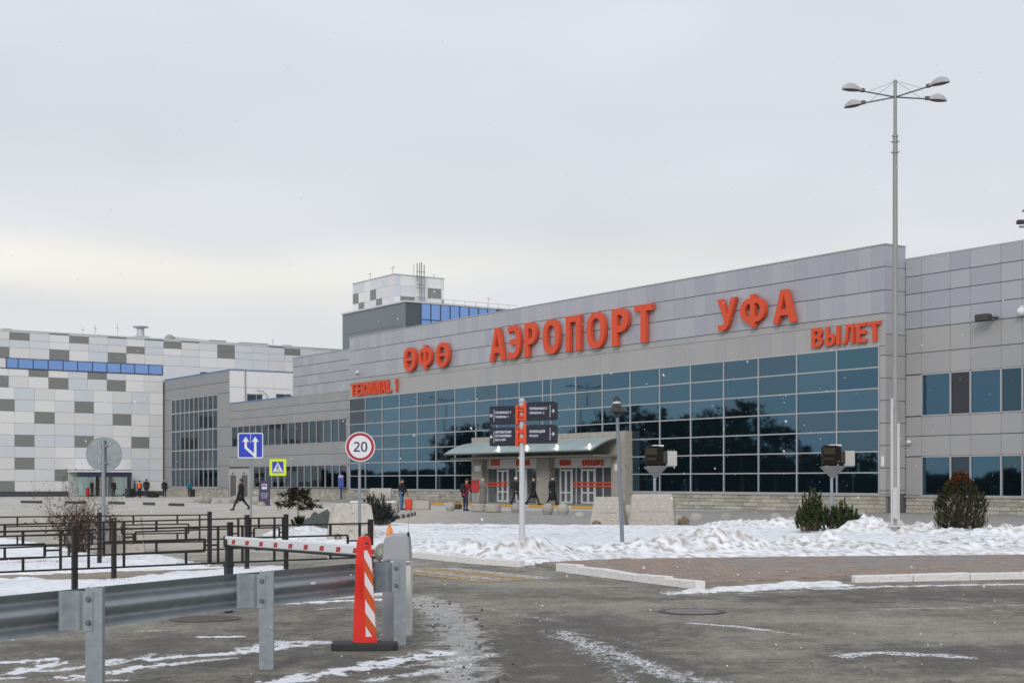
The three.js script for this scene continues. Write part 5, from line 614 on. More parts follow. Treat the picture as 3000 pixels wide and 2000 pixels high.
// ---------------------------------------------------------------- lamps
const mLampPole = std(C(0.36, 0.35, 0.345), 0.55, 0.25, { map: tSteel });
function streetLamp(label, p, turn) {
  const t = thing('street_lamp', label, 'street lamp', p, turn, 'tall four-armed street lamps'), H = 12.9, yA = 12.42, mH = std(C(0.40, 0.40, 0.415), 0.5), mD = std(C(0.05, 0.052, 0.05), 0.35), mBar = std(C(0.16, 0.155, 0.15), 0.5, 0.4);
  mesh('pole', merge([cyl(0.085, 0.085, 4, 0, 0, 0), cyl(0.075, 0.065, 7.35, 0, 4, 0), cyl(0.05, 0.048, 1.55, 0, 11.35, 0), cyl(0.085, 0.085, 0.05, 0, 11.3, 0)]), mLampPole, t); for (const y of [10.85, 11.15]) mesh('collar', merge([cyl(0.09, 0.09, 0.035, 0, y), bx(0.28, 0.02, 0.02, 0, y + 0.02, 0)]), mLampPole, t);
  // sheath of the tilting foot
  mesh('sheath', merge([rb(0.08, 3.6, 0.18, 0.01, -0.085, 2.15, 0), rb(0.08, 2.9, 0.18, 0.01, 0.085, 1.8, 0), rb(0.14, 0.9, 0.16, 0.01, 0, 1.0, 0.05), bx(0.29, 0.05, 0.2, 0, 0.36, 0)]), std(C(0.56, 0.55, 0.54), 0.55, 0.15, { map: tSteel }), t); mesh('door_mark', bx(0.05, 0.09, 0.004, -0.02, 0.55, 0.135), std(C(0.2, 0.2, 0.22), 0.6), t);
  for (let k = 0; k < 4; k++) {
    const a = [0.64, Math.PI - 0.64, Math.PI + 0.64, -0.64][k], c = Math.cos(a), s = Math.sin(a), R1 = 1.12, ar = sub('arm', t); ar.rotation.y = -a; ar.position.y = yA; mesh('bar', rod(V(0, 0, 0), V(R1, 0.06, 0), 0.022), mBar, ar); mesh('stay', rod(V(0.04, 0.44, 0), V(0.85, 0.08, 0), 0.006, 5), mLampPole, ar);
    const head = new THREE.SphereGeometry(1, 24, 10, 0, Math.PI * 2, 0, Math.PI / 2), q = head.attributes.position; for (let i = 0; i < q.count; i++) { let x = q.getX(i), y = q.getY(i), z = q.getZ(i); const w = 0.55 + 0.45 * sst(-1, 0.25, x); q.setXYZ(i, x * 0.35, y * 0.20 * w, z * 0.15 * w); } head.computeVertexNormals(); mesh('head', head.translate(R1 + 0.3, 0.05, 0), mH, ar);
    const gl = head.clone().translate(-R1 - 0.3, -0.05, 0).scale(0.93, -0.14, 0.93).translate(R1 + 0.3, 0.052, 0); gl.computeVertexNormals(); mesh('lens', gl, mD, ar); mesh('neck', rb(0.13, 0.11, 0.10, 0.03, R1 - 0.02, 0.08, 0), std(C(0.10, 0.095, 0.095), 0.5), ar);
  }
  return t;
}
const lamp1 = streetLamp('tall grey four-armed lamp rising from the snow bank', at(2057, 40), -0.26);
copyOf(lamp1, 'four-armed lamp left of the photograph, mirrored in the terminal glass', local(fx(1015, 0) + (fx(1015, 0) - 48.84) * 42 / 56.87, 42), 0.5); copyOf(lamp1, 'four-armed lamp far left, mirrored high in the glass', local(fx(1340, 0) + (fx(1340, 0) - 48.84) * 42 / 56.87, 42), 1.0);
{ // low park lamp, leaning a little
  const p = onSnow(at(1430, 32.6)), t = thing('park_lamp', 'short leaning park lamp with dark cone shade in the snow', 'street lamp', p), m = std(C(0.20, 0.22, 0.25), 0.5, 0.35), mk = std(C(0.028, 0.026, 0.026), 0.45), Z = 32.6, hb = hy(960, Z) - p.y; t.rotation.z = 0.040;
  mesh('pole', cyl(0.048, 0.040, hb + 0.02), m, t); mesh('holder', new THREE.LatheGeometry([[0.03, 0], [0.06, 0.03], [0.09, 0.10], [0.092, 0.17]].map(([x, y]) => new THREE.Vector2(x, y)), 20).translate(0, hb, 0), mk, t);
  mesh('lens', cyl(0.078, 0.078, 0.12, 0, hb + 0.09), new THREE.MeshPhysicalMaterial({ color: C(0.45, 0.45, 0.38), roughness: 0.3, transmission: 0.4, thickness: 0 }), t);
  for (let k = 0; k < 4; k++) mesh('cage_bar', rod(V(0.09 * Math.cos(k * 1.57 + 0.5), hb + 0.1, 0.09 * Math.sin(k * 1.57 + 0.5)), V(0.09 * Math.cos(k * 1.57 + 0.5), hb + 0.22, 0.09 * Math.sin(k * 1.57 + 0.5)), 0.008), mk, t);
  mesh('shade', new THREE.LatheGeometry([[0.255, 0.14], [0.25, 0.155], [0.10, 0.30], [0.085, 0.33], [0.075, 0.33], [0.09, 0.29], [0.24, 0.145]].map(([x, y]) => new THREE.Vector2(x, y)), 36).translate(0, hb, 0), std(C(0.035, 0.033, 0.034), 0.45, 0.1, { side: THREE.DoubleSide }), t);
  mesh('collar', cyl(0.088, 0.088, 0.05, 0, hb + 0.335), std(C(0.6, 0.6, 0.6), 0.5), t); mesh('cap', new THREE.SphereGeometry(0.095, 20, 12, 0, 7, 0, Math.PI / 2).scale(1, 1.3, 1).translate(0, hb + 0.385, 0), mk, t);
}
{ // mast just outside the right edge; only its lamp head reaches into view
  const Z = 60, p = at(2378, Z), y = hy(511, Z), t = thing('floodlight_mast', 'dark floodlight head poking in at the right edge, above the wing', 'floodlight', p), mk = std(C(0.03, 0.028, 0.03), 0.6); mesh('mast', cyl(0.09, 0.07, y + 0.9), mLampPole, t); mesh('bracket', rod(V(0, y, 0), V(-0.45, y - 0.02, 0), 0.035), mk, t); mesh('head', rb(0.3, 0.17, 0.25, 0.03, -0.6, y + 0.02, 0), mk, t); mesh('lower_head', rb(0.3, 0.08, 0.2, 0.03, -0.5, y - 0.17, 0), std(C(0.35, 0.28, 0.27), 0.6), t); mesh('upper_head', rb(0.14, 0.1, 0.14, 0.03, -0.45, y + 0.5, 0), mLampPole, t); mesh('bracket', rod(V(0, y + 0.5, 0), V(-0.4, y + 0.5, 0), 0.025), mLampPole, t);
}
function spotCluster(label, px, Z, py) { // floodlights on a funnel-topped pole
  const t = thing('floodlight_pole', label, 'floodlight', at(px, Z), 0, 'floodlight clusters on funnel-topped poles'), y0 = hy(1073, Z), mP = std(C(0.30, 0.345, 0.40), 0.5, 0.3), mF = std(C(0.42, 0.43, 0.46), 0.5, 0.3), mB = std(C(0.010, 0.008, 0.005), 1), mW = std(C(0.48, 0.475, 0.46), 0.6), mS = std(C(0.75, 0.76, 0.78), 0.7);
  mesh('pole', cyl(0.06, 0.055, y0 - 0.34), mP, t); mesh('funnel', new THREE.CylinderGeometry(0.58, 0.07, 0.42, 4, 1).rotateY(Math.PI / 4).scale(1, 1, 0.8).translate(0.03, y0 - 0.19, 0), mF, t); mesh('tray', bx(1.05, 0.03, 0.6, 0.22, y0 + 0.035, 0), std(C(0.16, 0.16, 0.17), 0.5), t);
  mesh('lamp_body', merge([rb(0.66, 0.70, 0.5, 0.07, -0.02, y0 + 0.41, 0), rb(0.5, 0.2, 0.46, 0.05, -0.08, y0 + 0.70, 0.05)]), mB, t); mesh('lamp_rim', rb(0.42, 0.26, 0.06, 0.03, -0.14, y0 + 0.58, 0.26), std(C(0.03, 0.023, 0.013), 0.8), t); mesh('lamp_slot', rb(0.36, 0.12, 0.05, 0.02, -0.14, y0 + 0.3, 0.255), std(C(0.008, 0.008, 0.008), 0.4), t); mesh('lamp_fin', rb(0.2, 0.46, 0.46, 0.04, 0.36, y0 + 0.36, -0.02), std(C(0.03, 0.028, 0.026), 0.6), t);
  const l = [rb(0.4, 0.56, 0.3, 0.03, 0.62, y0 + 0.32, 0)]; for (let i = 0; i < 5; i++) l.push(rb(0.02, 0.5, 0.33, 0.005, 0.47 + i * 0.075, y0 + 0.32, 0)); mesh('ballast_box', merge(l), mW, t); for (let i = 0; i < 3; i++) mesh('cable_gland', cyl(0.025, 0.025, 0.06, 0.5 + i * 0.11, y0 + 0.6, 0), std(C(0.1, 0.1, 0.1), 0.5), t); mesh('snow_cap', rb(0.42, 0.06, 0.4, 0.025, 0.12, y0 + 0.80, -0.02).applyMatrix4(new THREE.Matrix4().makeRotationZ(0.0)), mS, t);
}
spotCluster('floodlight cluster on a funnel pole behind the concrete blocks', 1504, 53); spotCluster('floodlight cluster on a funnel pole behind the green pine bush', 1911, 52);

// ---------------------------------------------------------------- concrete blocks and bollards
const mBlock = std(C(0.58, 0.55, 0.50), 0.9, 0, { map: tConc, bumpMap: rep(tRock, 1), bumpScale: 0.03 }), mBlock2 = std(C(0.56, 0.525, 0.485), 0.9, 0, { map: rep(tConc, 1.3), bumpMap: rep(tRock, 1.5), bumpScale: 0.03 });
function block(label, p, turn, wb, wt, h, d, mat, hole) {
  const t = thing('concrete_block', label, 'concrete block', p, turn, 'heavy tapering concrete blocks');
  const pts = [[-wb / 2, 0], [wb / 2, 0], [wb / 2 - 0.02, 0.16], [wt / 2 + 0.01, h - 0.05], [wt / 2 - 0.04, h], [-wt / 2 + 0.04, h], [-wt / 2 - 0.01, h - 0.05], [-wb / 2 + 0.02, 0.16]]; const s = new THREE.Shape(pts.map(([x, y]) => new THREE.Vector2(x, y)));
  const g = new THREE.ExtrudeGeometry(s, { depth: d - 0.06, bevelEnabled: true, bevelSize: 0.03, bevelThickness: 0.03, bevelSegments: 2, steps: 3 }).translate(0, 0, -(d - 0.06) / 2), q = g.attributes.position; for (let i = 0; i < q.count; i++) { const x = q.getX(i), y = q.getY(i), z = q.getZ(i), k = 1 - 0.22 * (y / h), n = 0.014 * N3(x * 5, y * 5, z * 5 + p.x); q.setXYZ(i, x + n, Math.max(-0.02, y + n), z * k + n); } g.computeVertexNormals(); mesh('body', g, mat, t);
  const zf = d / 2 * (1 - 0.22 * 0.5) + 0.012, tilt = -0.22 * d / 2 / h; const seam = mesh('panel_seam', bx(wt * 0.72, 0.012, 0.01), std(C(0.25, 0.23, 0.20), 0.95), t); seam.position.set(0.02, h * 0.47, zf); if (hole) { for (const x of [-wb * 0.33, wb * 0.3]) { const m = mesh('lifting_hole', new THREE.TorusGeometry(0.065, 0.03, 8, 16), std(C(0.16, 0.12, 0.09), 0.95), t); m.position.set(x, 0.16, d / 2 * 0.97); mesh('lifting_loop', new THREE.TorusGeometry(0.05, 0.012, 6, 14, Math.PI).translate(x, 0.19, d / 2 + 0.03), std(C(0.12, 0.07, 0.04), 0.8), t); } }
  return t;
}
block('stained concrete block behind the speed limit sign', gp(806, 1246), 0.25, 1.2, 0.9, 1.0, 0.75, mBlock, true); block('concrete block left of the leaning park lamp', gp(1399, 1207), -0.3, 1.2, 0.9, 1.02, 0.8, mBlock2, false); block('widest concrete block, in front of the left floodlight cluster', gp(1499, 1207), -0.16, 1.62, 1.42, 1.12, 0.8, mBlock2, false); block('pale concrete block behind the black fences near the dry bush', gp(281, 1270), 0.2, 0.95, 0.75, 0.84, 0.7, mBlock, false);
const mBall = [C(0.42, 0.405, 0.365), C(0.46, 0.445, 0.405), C(0.38, 0.37, 0.34)].map(c => std(c, 0.88, 0, { map: rep(tConc, 1), bumpMap: rep(tGrain, 2), bumpScale: 0.004 }));
const ballG = (() => { const p = [[0.2, 0], [0.235, 0.02], [0.24, 0.05]]; for (let i = 0; i <= 14; i++) { const a = -0.75 + i / 14 * (Math.PI / 2 + 0.75); p.push([Math.max(0.001, 0.31 * Math.cos(a)), 0.27 + 0.31 * Math.sin(a)]); } return new THREE.LatheGeometry(p.map(([x, y]) => new THREE.Vector2(x, y)), 28); })();
const domeG = new THREE.SphereGeometry(0.36, 28, 10, 0, 7, 0, Math.PI / 2).scale(1, 0.86, 1);
const ball = (px, py, s, dome, label) => { const m = mesh('concrete_bollard', dome ? domeG : ballG, pick(mBall)); m.position.copy(gp(px, py)); m.scale.setScalar(s); m.rotation.y = R() * 6; tag(m, label, 'bollard', dome ? 'concrete dome bollards' : 'concrete ball bollards'); };
const drum = (px, py, w, label) => { const m = mesh('concrete_drum', new THREE.LatheGeometry([[0.001, 0], [0.40, 0], [0.44, 0.06], [0.43, 0.36], [0.40, 0.42], [0.36, 0.43], [0.001, 0.40]].map(([x, y]) => new THREE.Vector2(x * w, y)), 28), pick(mBall)); m.position.copy(gp(px, py)); tag(m, label, 'planter', 'low concrete drums before the doors'); };
[[1034, 1173.5, 0.86, 0, 'concrete ball left of the man in the red jacket'], [1185, 1177.5, 0.86, 0, 'concrete ball half hidden by the direction post'], [1258, 1181, 0.95, 0, 'left of the two concrete balls before the entrance doors'], [1293, 1182, 0.97, 0, 'right of the two concrete balls before the entrance doors'], [1446, 1188, 1.0, 0, 'concrete ball seen between the two big blocks'], [877, 1169, 0.86, 0, 'concrete ball left of the man with the suitcase'],
  [1332, 1187, 0.78, 1, 'small concrete dome left of the park lamp block'], [1558, 1192, 0.6, 1, 'concrete dome touching the right side of the widest block'], [1600, 1193, 0.92, 1, 'concrete dome just right of the widest block'], [1668, 1192, 0.86, 1, 'concrete dome midway along the snow bank'], [1782, 1192, 0.9, 1, 'concrete dome left of the green pine bush'], [1836, 1190, 0.75, 1, 'concrete dome partly behind the green pine bush'], [1978, 1190, 0.9, 1, 'concrete dome right of the green pine bush'],
  [441, 1153, 0.9, 1, 'leftmost concrete dome of the far row'], [461, 1155, 0.95, 0, 'far concrete ball, second of the row'], [476, 1156, 0.98, 0, 'far concrete ball, third of the row'], [500, 1155, 0.9, 1, 'far concrete dome left of the walking man'], [522, 1155, 0.85, 1, 'far concrete dome close behind the walking man'], [540, 1156, 1.0, 0, 'far concrete ball behind the walking man'], [586, 1158, 1.0, 0, 'far concrete ball left of the purple board'], [600, 1161, 0.95, 1, 'concrete dome in front of the purple board'], [636, 1158, 1.0, 0, 'far concrete ball right of the purple board']].forEach(a => ball(...a));
drum(1099, 1175, 0.92, 'left concrete drum below the woman in grey'); drum(1132, 1176.5, 0.95, 'right concrete drum below the woman in grey'); drum(853, 1160, 1.3, 'pale concrete drum behind the speed limit sign');
{ const b = mesh('concrete_bench', rb(1.25, 0.5, 0.5, 0.05, 0, 0.25, 0), mBlock2); b.position.copy(gp(963, 1170)); b.rotation.y = -0.2; tag(b, 'low concrete bench right of the orange suitcase', 'bench'); }
{ const t = thing('snow_planter', 'snow-covered concrete planter with a lying drum behind the speed limit pole', 'planter', gp(858, 1176)), m = pick(mBall); mesh('box', rb(2.6, 0.5, 1.2, 0.04, 0, 0.25, 0), m, t); mesh('snow', rb(2.4, 0.1, 1.0, 0.045, 0, 0.54, 0), std(C(0.72, 0.72, 0.72), 0.8), t); mesh('pipe_ring', new THREE.CylinderGeometry(0.34, 0.34, 1.1, 24).rotateZ(Math.PI / 2).translate(0.35, 0.92, -0.3), mBall[1], t); }
// ---------------------------------------------------------------- boards, boxes, bins
{
  const Z = 94, t = thing('info_board', 'purple bus stop board standing behind concrete domes', 'sign board', gp(607, 1161), 0.05), w = 0.72, h = 1.62; mesh('board', rb(w, h, 0.16, 0.02, 0, h / 2, 0), std(C(0.045, 0.036, 0.085), 0.5), t); mesh('foot', bx(w + 0.1, 0.04, 0.4, 0, 0.02, 0), std(C(0.1, 0.1, 0.1), 0.7), t);
  printed(w - 0.04, h - 0.04, 0.02, canvasMat(256, 576, (c, W, H) => { c.fillStyle = '#3e3659'; c.fillRect(0, 0, W, H); c.fillStyle = '#d5d2e0'; c.beginPath(); c.roundRect(64, 60, 128, 120, 14); c.fill(); c.fillStyle = '#3e3659'; c.fillRect(76, 84, 104, 40); c.fillStyle = '#d5d2e0'; c.fillRect(80, 176, 24, 16); c.fillRect(152, 176, 24, 16); c.font = 'bold 30px sans-serif'; c.textAlign = 'center'; c.fillText('АВТОБУСНАЯ', 128, 300, 210); c.fillText('ОСТАНОВКА', 128, 350, 200); c.fillText('BUS STOP', 128, 400, 190); }), t, 0, h / 2, 0.0815, 'face');
}
{ const p = gp(783, 1148), t = thing('phone_post', 'blue call point on a blue post before the left wing', 'call box', p), m = std(C(0.04, 0.06, 0.22), 0.5); mesh('post', cyl(0.09, 0.09, 1.1), m, t); mesh('box', rb(0.5, 0.85, 0.4, 0.08, 0, 1.5, 0), std(C(0.05, 0.08, 0.35), 0.45), t); mesh('hood', new THREE.SphereGeometry(0.26, 16, 10).scale(1, 0.7, 0.9).translate(0, 2.0, 0), std(C(0.35, 0.4, 0.55), 0.4), t); mesh('foot', cyl(0.25, 0.25, 0.04), m, t); }
{ const p = gp(1091.5, 1163), t = thing('post_box', 'red letter box on a grey post left of the doors', 'letter box', p), m = std(C(0.36, 0.02, 0.022), 0.4); mesh('post', cyl(0.05, 0.05, 0.95), mPole, t); mesh('box', rb(0.5, 0.75, 0.36, 0.04, 0, 1.28, 0), m, t); mesh('lid', rb(0.54, 0.10, 0.42, 0.04, 0, 1.68, 0.01), m, t); mesh('slot', bx(0.3, 0.03, 0.012, 0, 1.5, 0.183), std(C(0.02, 0.02, 0.02), 0.6), t); mesh('foot', cyl(0.2, 0.2, 0.03), mPole, t); }
// rock and birdlike stones on the verge
const rock = (label, p, sx, sy, sz, mat, seed, cat = 'rock') => { const g = mergeVertices(new THREE.IcosahedronGeometry(1, 4).deleteAttribute('uv').deleteAttribute('normal')), q = g.attributes.position; for (let i = 0; i < q.count; i++) { const x = q.getX(i), y = q.getY(i), z = q.getZ(i), k = 0.85 + 0.3 * N3(x * 1.1 + seed, y * 1.1, z * 1.1) + 0.12 * N3(x * 3 + seed, y * 3, z * 3); q.setXYZ(i, x * k * sx, Math.max(-0.15, y * k) * sy, z * k * sz); } g.computeVertexNormals(); const m = mesh('boulder', g, mat); m.position.copy(p); tag(m, label, cat); return m; };
const mRockG = std(C(0.075, 0.09, 0.08), 0.9, 0, { bumpMap: tRock, bumpScale: 0.05 }), mRockB = std(C(0.20, 0.145, 0.10), 0.9);
{ const m = rock('grey green slanted boulder left of the stained block', onSnow(gp(733, 1226)), 0.50, 0.62, 0.4, mRockG, 3); m.rotation.z = -0.35; } rock('brown stone at the foot of the park lamp block', onSnow(gp(1370, 1211)), 0.2, 0.26, 0.2, mRockB, 8); rock('brown stone right of the widest block', onSnow(gp(1571, 1205)), 0.24, 0.3, 0.22, mRockB, 12);
// ---------------------------------------------------------------- people
function fieldMesh(N, half, bones, k) { // bones: [a, b, ra, rb, colour]; tapered capsules joined by a smooth minimum
  const mc = new MarchingCubes(N, std(C(1, 1, 1)), false, false, 60000); mc.isolation = 0; const f = mc.field; f.fill(-9); const hs = N / 2, cell = half / hs;
  const dist = (p, b) => { const [A, B, ra, rb2] = b, ex = B.x - A.x, ey = B.y - A.y, ez = B.z - A.z, l = ex * ex + ey * ey + ez * ez || 1e-9, t = cl(((p.x - A.x) * ex + (p.y - A.y) * ey + (p.z - A.z) * ez) / l); return Math.hypot(p.x - A.x - ex * t, p.y - A.y - ey * t, p.z - A.z - ez * t) - mix(ra, rb2, t); };
  const p = V(0, 0, 0), ix = v => Math.floor(v / cell + hs);
  for (const b of bones) { const m = Math.max(b[2], b[3]) + 3 * k + cell * 2, lo = ['x', 'y', 'z'].map(c => cl(ix(Math.min(b[0][c], b[1][c]) - m), 0, N - 1)), hi = ['x', 'y', 'z'].map(c => cl(ix(Math.max(b[0][c], b[1][c]) + m), 0, N - 1)); for (let z = lo[2]; z <= hi[2]; z++) for (let y = lo[1]; y <= hi[1]; y++) for (let x = lo[0]; x <= hi[0]; x++) { p.set((x - hs) * cell, (y - hs) * cell, (z - hs) * cell); const d = dist(p, b), o = z * N * N + y * N + x, q = -f[o]; const h = cl(0.5 + 0.5 * (q - d) / k); f[o] = -(mix(q, d, h) - k * h * (1 - h)); } }
  mc.update(); const n = mc.count, pos = new Float32Array(n * 3), nor = new Float32Array(n * 3), col = new Float32Array(n * 3);
  for (let i = 0; i < n; i++) { p.set(mc.positionArray[i * 3] * half, mc.positionArray[i * 3 + 1] * half, mc.positionArray[i * 3 + 2] * half); pos.set([p.x, p.y, p.z], i * 3); nor.set([mc.normalArray[i * 3], mc.normalArray[i * 3 + 1], mc.normalArray[i * 3 + 2]], i * 3); let m = 1e9, c = bones[0][4]; for (const b of bones) { const d = dist(p, b); if (d < m) { m = d; c = b[4]; } } if (typeof c === 'function') c = c(p); col.set([c.r, c.g, c.b], i * 3); }
  const g = new THREE.BufferGeometry(); g.setAttribute('position', new THREE.BufferAttribute(pos, 3)); g.setAttribute('normal', new THREE.BufferAttribute(nor, 3)); g.setAttribute('color', new THREE.BufferAttribute(col, 3)); return g;
}
const SKIN = C(0.48, 0.28, 0.2), W1 = C(1, 1, 1);
const handG = (() => { const b = [[V(0, 0, 0), V(0, -0.05, 0), 0.026, 0.03, W1], [V(0.015, -0.05, 0), V(-0.02, -0.055, 0), 0.02, 0.02, W1]]; [[-0.030, 0.062], [-0.010, 0.076], [0.011, 0.071], [0.030, 0.055]].forEach(([x, l]) => { const k = V(x, -0.075, 0.002), m = V(x * 1.1, -0.075 - l * 0.5, 0.012), e = V(x * 1.1, -0.075 - l * 0.85, 0.036); b.push([V(x * 0.8, -0.05, 0), k, 0.011, 0.010, W1], [k, m, 0.0095, 0.009, W1], [m, e, 0.009, 0.008, W1]); }); b.push([V(0.022, -0.025, 0.006), V(0.048, -0.055, 0.02), 0.013, 0.011, W1], [V(0.048, -0.055, 0.02), V(0.046, -0.085, 0.034), 0.011, 0.009, W1]); return fieldMesh(56, 0.17, b, 0.004); })();
function headG(hair, skin, hat, mask) {
  const top = hat || hair, sk = p => (p.y > (hat ? 0.055 : 0.075) || (p.z < -0.015 && p.y > (hat ? -0.02 : -0.05)) || (!hat && Math.abs(p.x) > 0.07 && p.y > 0.02 && p.z < 0.02)) ? top : (mask && p.y < 0.0 && p.z > 0.02 ? mask : (Math.abs(Math.abs(p.x) - 0.032) < 0.013 && Math.abs(p.y - 0.018) < 0.008 && p.z > 0.05 ? C(0.03, 0.02, 0.018) : (Math.abs(p.y + 0.052) < 0.006 && Math.abs(p.x) < 0.024 && p.z > 0.05 ? C(0.28, 0.09, 0.08) : skin)));
  const up = hat ? 0.016 : 0.004; const b = [[V(0, 0.035, -0.012), V(0, 0.04, -0.02), 0.094 + up, 0.094 + up, sk], [V(0, 0.01, 0.018), V(0, -0.06, 0.035), 0.072, 0.046, sk], [V(0, 0.025, 0.088), V(0, -0.018, 0.108), 0.010, 0.016, sk], [V(-0.084, 0.012, 0), V(-0.088, -0.02, -0.005), 0.018, 0.013, sk], [V(0.084, 0.012, 0), V(0.088, -0.02, -0.005), 0.018, 0.013, sk], [V(-0.035, 0.038, 0.075), V(0.035, 0.038, 0.075), 0.017, 0.017, sk], [V(0, -0.03, -0.02), V(0, -0.16, -0.01), 0.056, 0.058, skin]];
  return fieldMesh(48, 0.2, b, 0.018);
}
const mPerson = std(C(1, 1, 1), 0.85, 0, { vertexColors: true });
function person(label, pos, yaw, o = {}) {
  const t = thing('person', label, 'person', pos, yaw), { h = 1.75, jacket = C(0.014, 0.014, 0.016), legs = C(0.016, 0.017, 0.022), shoes = C(0.01, 0.01, 0.01), hair = C(0.02, 0.015, 0.012), hat, mask, stride = 0, coat = 0, lean = 0, nod = 0, arms = [[0.02, 0.05], [0.02, 0.05]], bulk = 1, vest } = o, s = h / 1.75;
  const L = (x, y, z) => V(x, y, z + lean * Math.max(0, y - 0.95)).multiplyScalar(s); const b = [];
  const add = (A, B, ra, rb2, c) => b.push([A, B, ra * s, rb2 * s, c]);
  add(L(-0.07, 0.96, 0), L(0.07, 0.96, 0), 0.125 * bulk, 0.125 * bulk, coat ? jacket : legs); add(L(0, 1.0, 0), L(0, 1.34, 0), 0.145 * bulk, 0.165 * bulk, jacket); add(L(-0.12, 1.36, 0), L(0.12, 1.36, 0), 0.105 * bulk, 0.105 * bulk, jacket); add(L(0, 1.4, 0), L(0, 1.5, 0.01), 0.075, 0.066, jacket);
  if (vest) add(L(0, 1.04, 0), L(0, 1.36, 0), 0.178 * bulk, 0.182 * bulk, vest);
  for (const q of [-1, 1]) { const st = q * stride, kn = L(q * 0.095, 0.5, st * 0.22 + (stride ? 0.05 : 0.01)), an = L(q * 0.095, stride ? 0.09 + Math.max(0, -st) * 0.06 : 0.09, st * 0.42 - (st < 0 ? 0.05 : 0)); add(L(q * 0.085, 0.93, 0), kn, 0.095, 0.066, legs); add(kn, an, 0.066, 0.05, legs); const toe = an.clone().add(V(q * 0.02, st < 0 ? -0.05 : -0.04, st < 0 ? 0.13 : 0.15).multiplyScalar(s)); add(an.clone().add(V(0, -0.035, -0.03).multiplyScalar(s)), toe, 0.05, 0.04, shoes); }
  if (coat) add(L(0, 0.98, 0), L(0, coat, stride * 0.03), 0.165 * bulk, 0.21 * bulk, jacket); else add(L(0, 0.99, 0), L(0, 0.88, 0), 0.15 * bulk, 0.155 * bulk, jacket);
  const hands = []; [-1, 1].forEach((q, i) => { const [sw, bend] = arms[i], sh = L(q * 0.2 * bulk, 1.385, 0), el = L(q * 0.25 * bulk, 1.11 + Math.abs(sw) * 0.05, sw * 0.22 - 0.02), wr = L(q * (0.24 - bend * 0.08), 0.87 + bend * 0.26, sw * 0.3 + bend * 0.24); add(sh, el, 0.072 * bulk, 0.058, jacket); add(el, wr, 0.058, 0.043, jacket); hands.push([el, wr, q]); });
  const body = fieldMesh(92, 1.02 * s, b.map(([A, B, c, d, e]) => [A.clone().add(V(0, -0.93 * s, 0)), B.clone().add(V(0, -0.93 * s, 0)), c, d, e]), 0.035 * s).translate(0, 0.93 * s, 0);
  const parts = [body]; for (const [el, wr, q] of hands) { const g = handG.clone(), c = g.attributes.color; for (let i = 0; i < c.count; i++) c.setXYZ(i, SKIN.r, SKIN.g, SKIN.b); if (q > 0) g.scale(-1, 1, 1); g.scale(s, s, s).applyQuaternion(new THREE.Quaternion().setFromUnitVectors(V(0, -1, 0), wr.clone().sub(el).normalize())).translate(wr.x, wr.y, wr.z); parts.push(g); }
  const hd = headG(hair, SKIN, hat, mask).rotateX(nod).scale(s, s, s), hp = L(0, 1.63, 0.02 + nod * 0.05); hd.translate(hp.x, hp.y, hp.z); parts.push(hd);
  mesh('body', mergeGeometries(parts.map(g => { for (const k of Object.keys(g.attributes)) if (!['position', 'normal', 'color'].includes(k)) g.deleteAttribute(k); return g; })), mPerson, t);
  return [t, L, s];
}
const pack = (t, c, x, y, z, w = 0.3, h = 0.46, d = 0.18) => { const m = mesh('backpack', merge([rb(w, h, d, 0.06, 0, 0, 0, 3), rb(w * 0.75, h * 0.45, d * 0.5, 0.04, 0, -h * 0.18, -d * 0.6, 2)]), std(c, 0.8), t); m.position.set(x, y, z); return m; };
const blk = C(0.012, 0.012, 0.014), LEFT = -Math.PI / 2, RIGHT = Math.PI / 2;
person('person in black coat and fur hat striding left across the plaza', gp(553, 1172), LEFT + 0.1, { h: 1.74, hat: C(0.012, 0.011, 0.01), stride: 1, coat: 0.72, arms: [[-0.4, 0.1], [0.4, 0.1]] });
person('person in blue jeans and black jacket with an orange suitcase', gp(922, 1171), RIGHT * 0.8, { h: 1.75, legs: C(0.09, 0.16, 0.27), nod: 0.35, hat: blk, arms: [[0.6, 0.5], [0.7, 0.2]], bulk: 1.1 });
{ const p = gp(938, 1173), t = thing('suitcase', 'bright orange suitcase beside the person in jeans', 'suitcase', p, 0.2), m = std(C(0.62, 0.06, 0.02), 0.5); mesh('shell', rb(0.40, 0.60, 0.25, 0.07, 0, 0.36, 0, 3), m, t); for (const x of [-0.14, 0.14]) for (const z of [-0.08, 0.08]) mesh('wheel', new THREE.CylinderGeometry(0.03, 0.03, 0.03, 10).rotateZ(1.57).translate(x, 0.03, z), std(blk, 0.6), t); mesh('handle', merge([rod(V(-0.1, 0.64, -0.08), V(-0.1, 0.86, -0.08), 0.01), rod(V(0.1, 0.64, -0.08), V(0.1, 0.86, -0.08), 0.01), rod(V(-0.11, 0.86, -0.08), V(0.11, 0.86, -0.08), 0.016)]), std(C(0.3, 0.3, 0.3), 0.4, 0.5), t); }
{ const [t] = person('person in red jacket with black backpack, leaning toward the letter box', gp(1069, 1173), Math.PI * 0.78, { h: 1.76, jacket: C(0.22, 0.008, 0.014), legs: C(0.022, 0.032, 0.085), hat: C(0.012, 0.01, 0.012), lean: 0.14, nod: 0.4, arms: [[0.5, 0.6], [-0.1, 0.05]] }); pack(t, blk, 0, 1.24, -0.2).rotation.x = -0.1; }
{ const p = gp(1051, 1170), m = mesh('holdall', merge([rb(0.34, 0.3, 0.5, 0.1, 0, 0.17, 0, 3), new THREE.TorusGeometry(0.14, 0.014, 6, 14, Math.PI).translate(0, 0.3, 0)]), std(C(0.06, 0.045, 0.03), 0.8)); m.position.copy(p); m.rotation.y = 0.8; tag(m, 'dark brown holdall on the ground by the red jacket', 'bag'); }
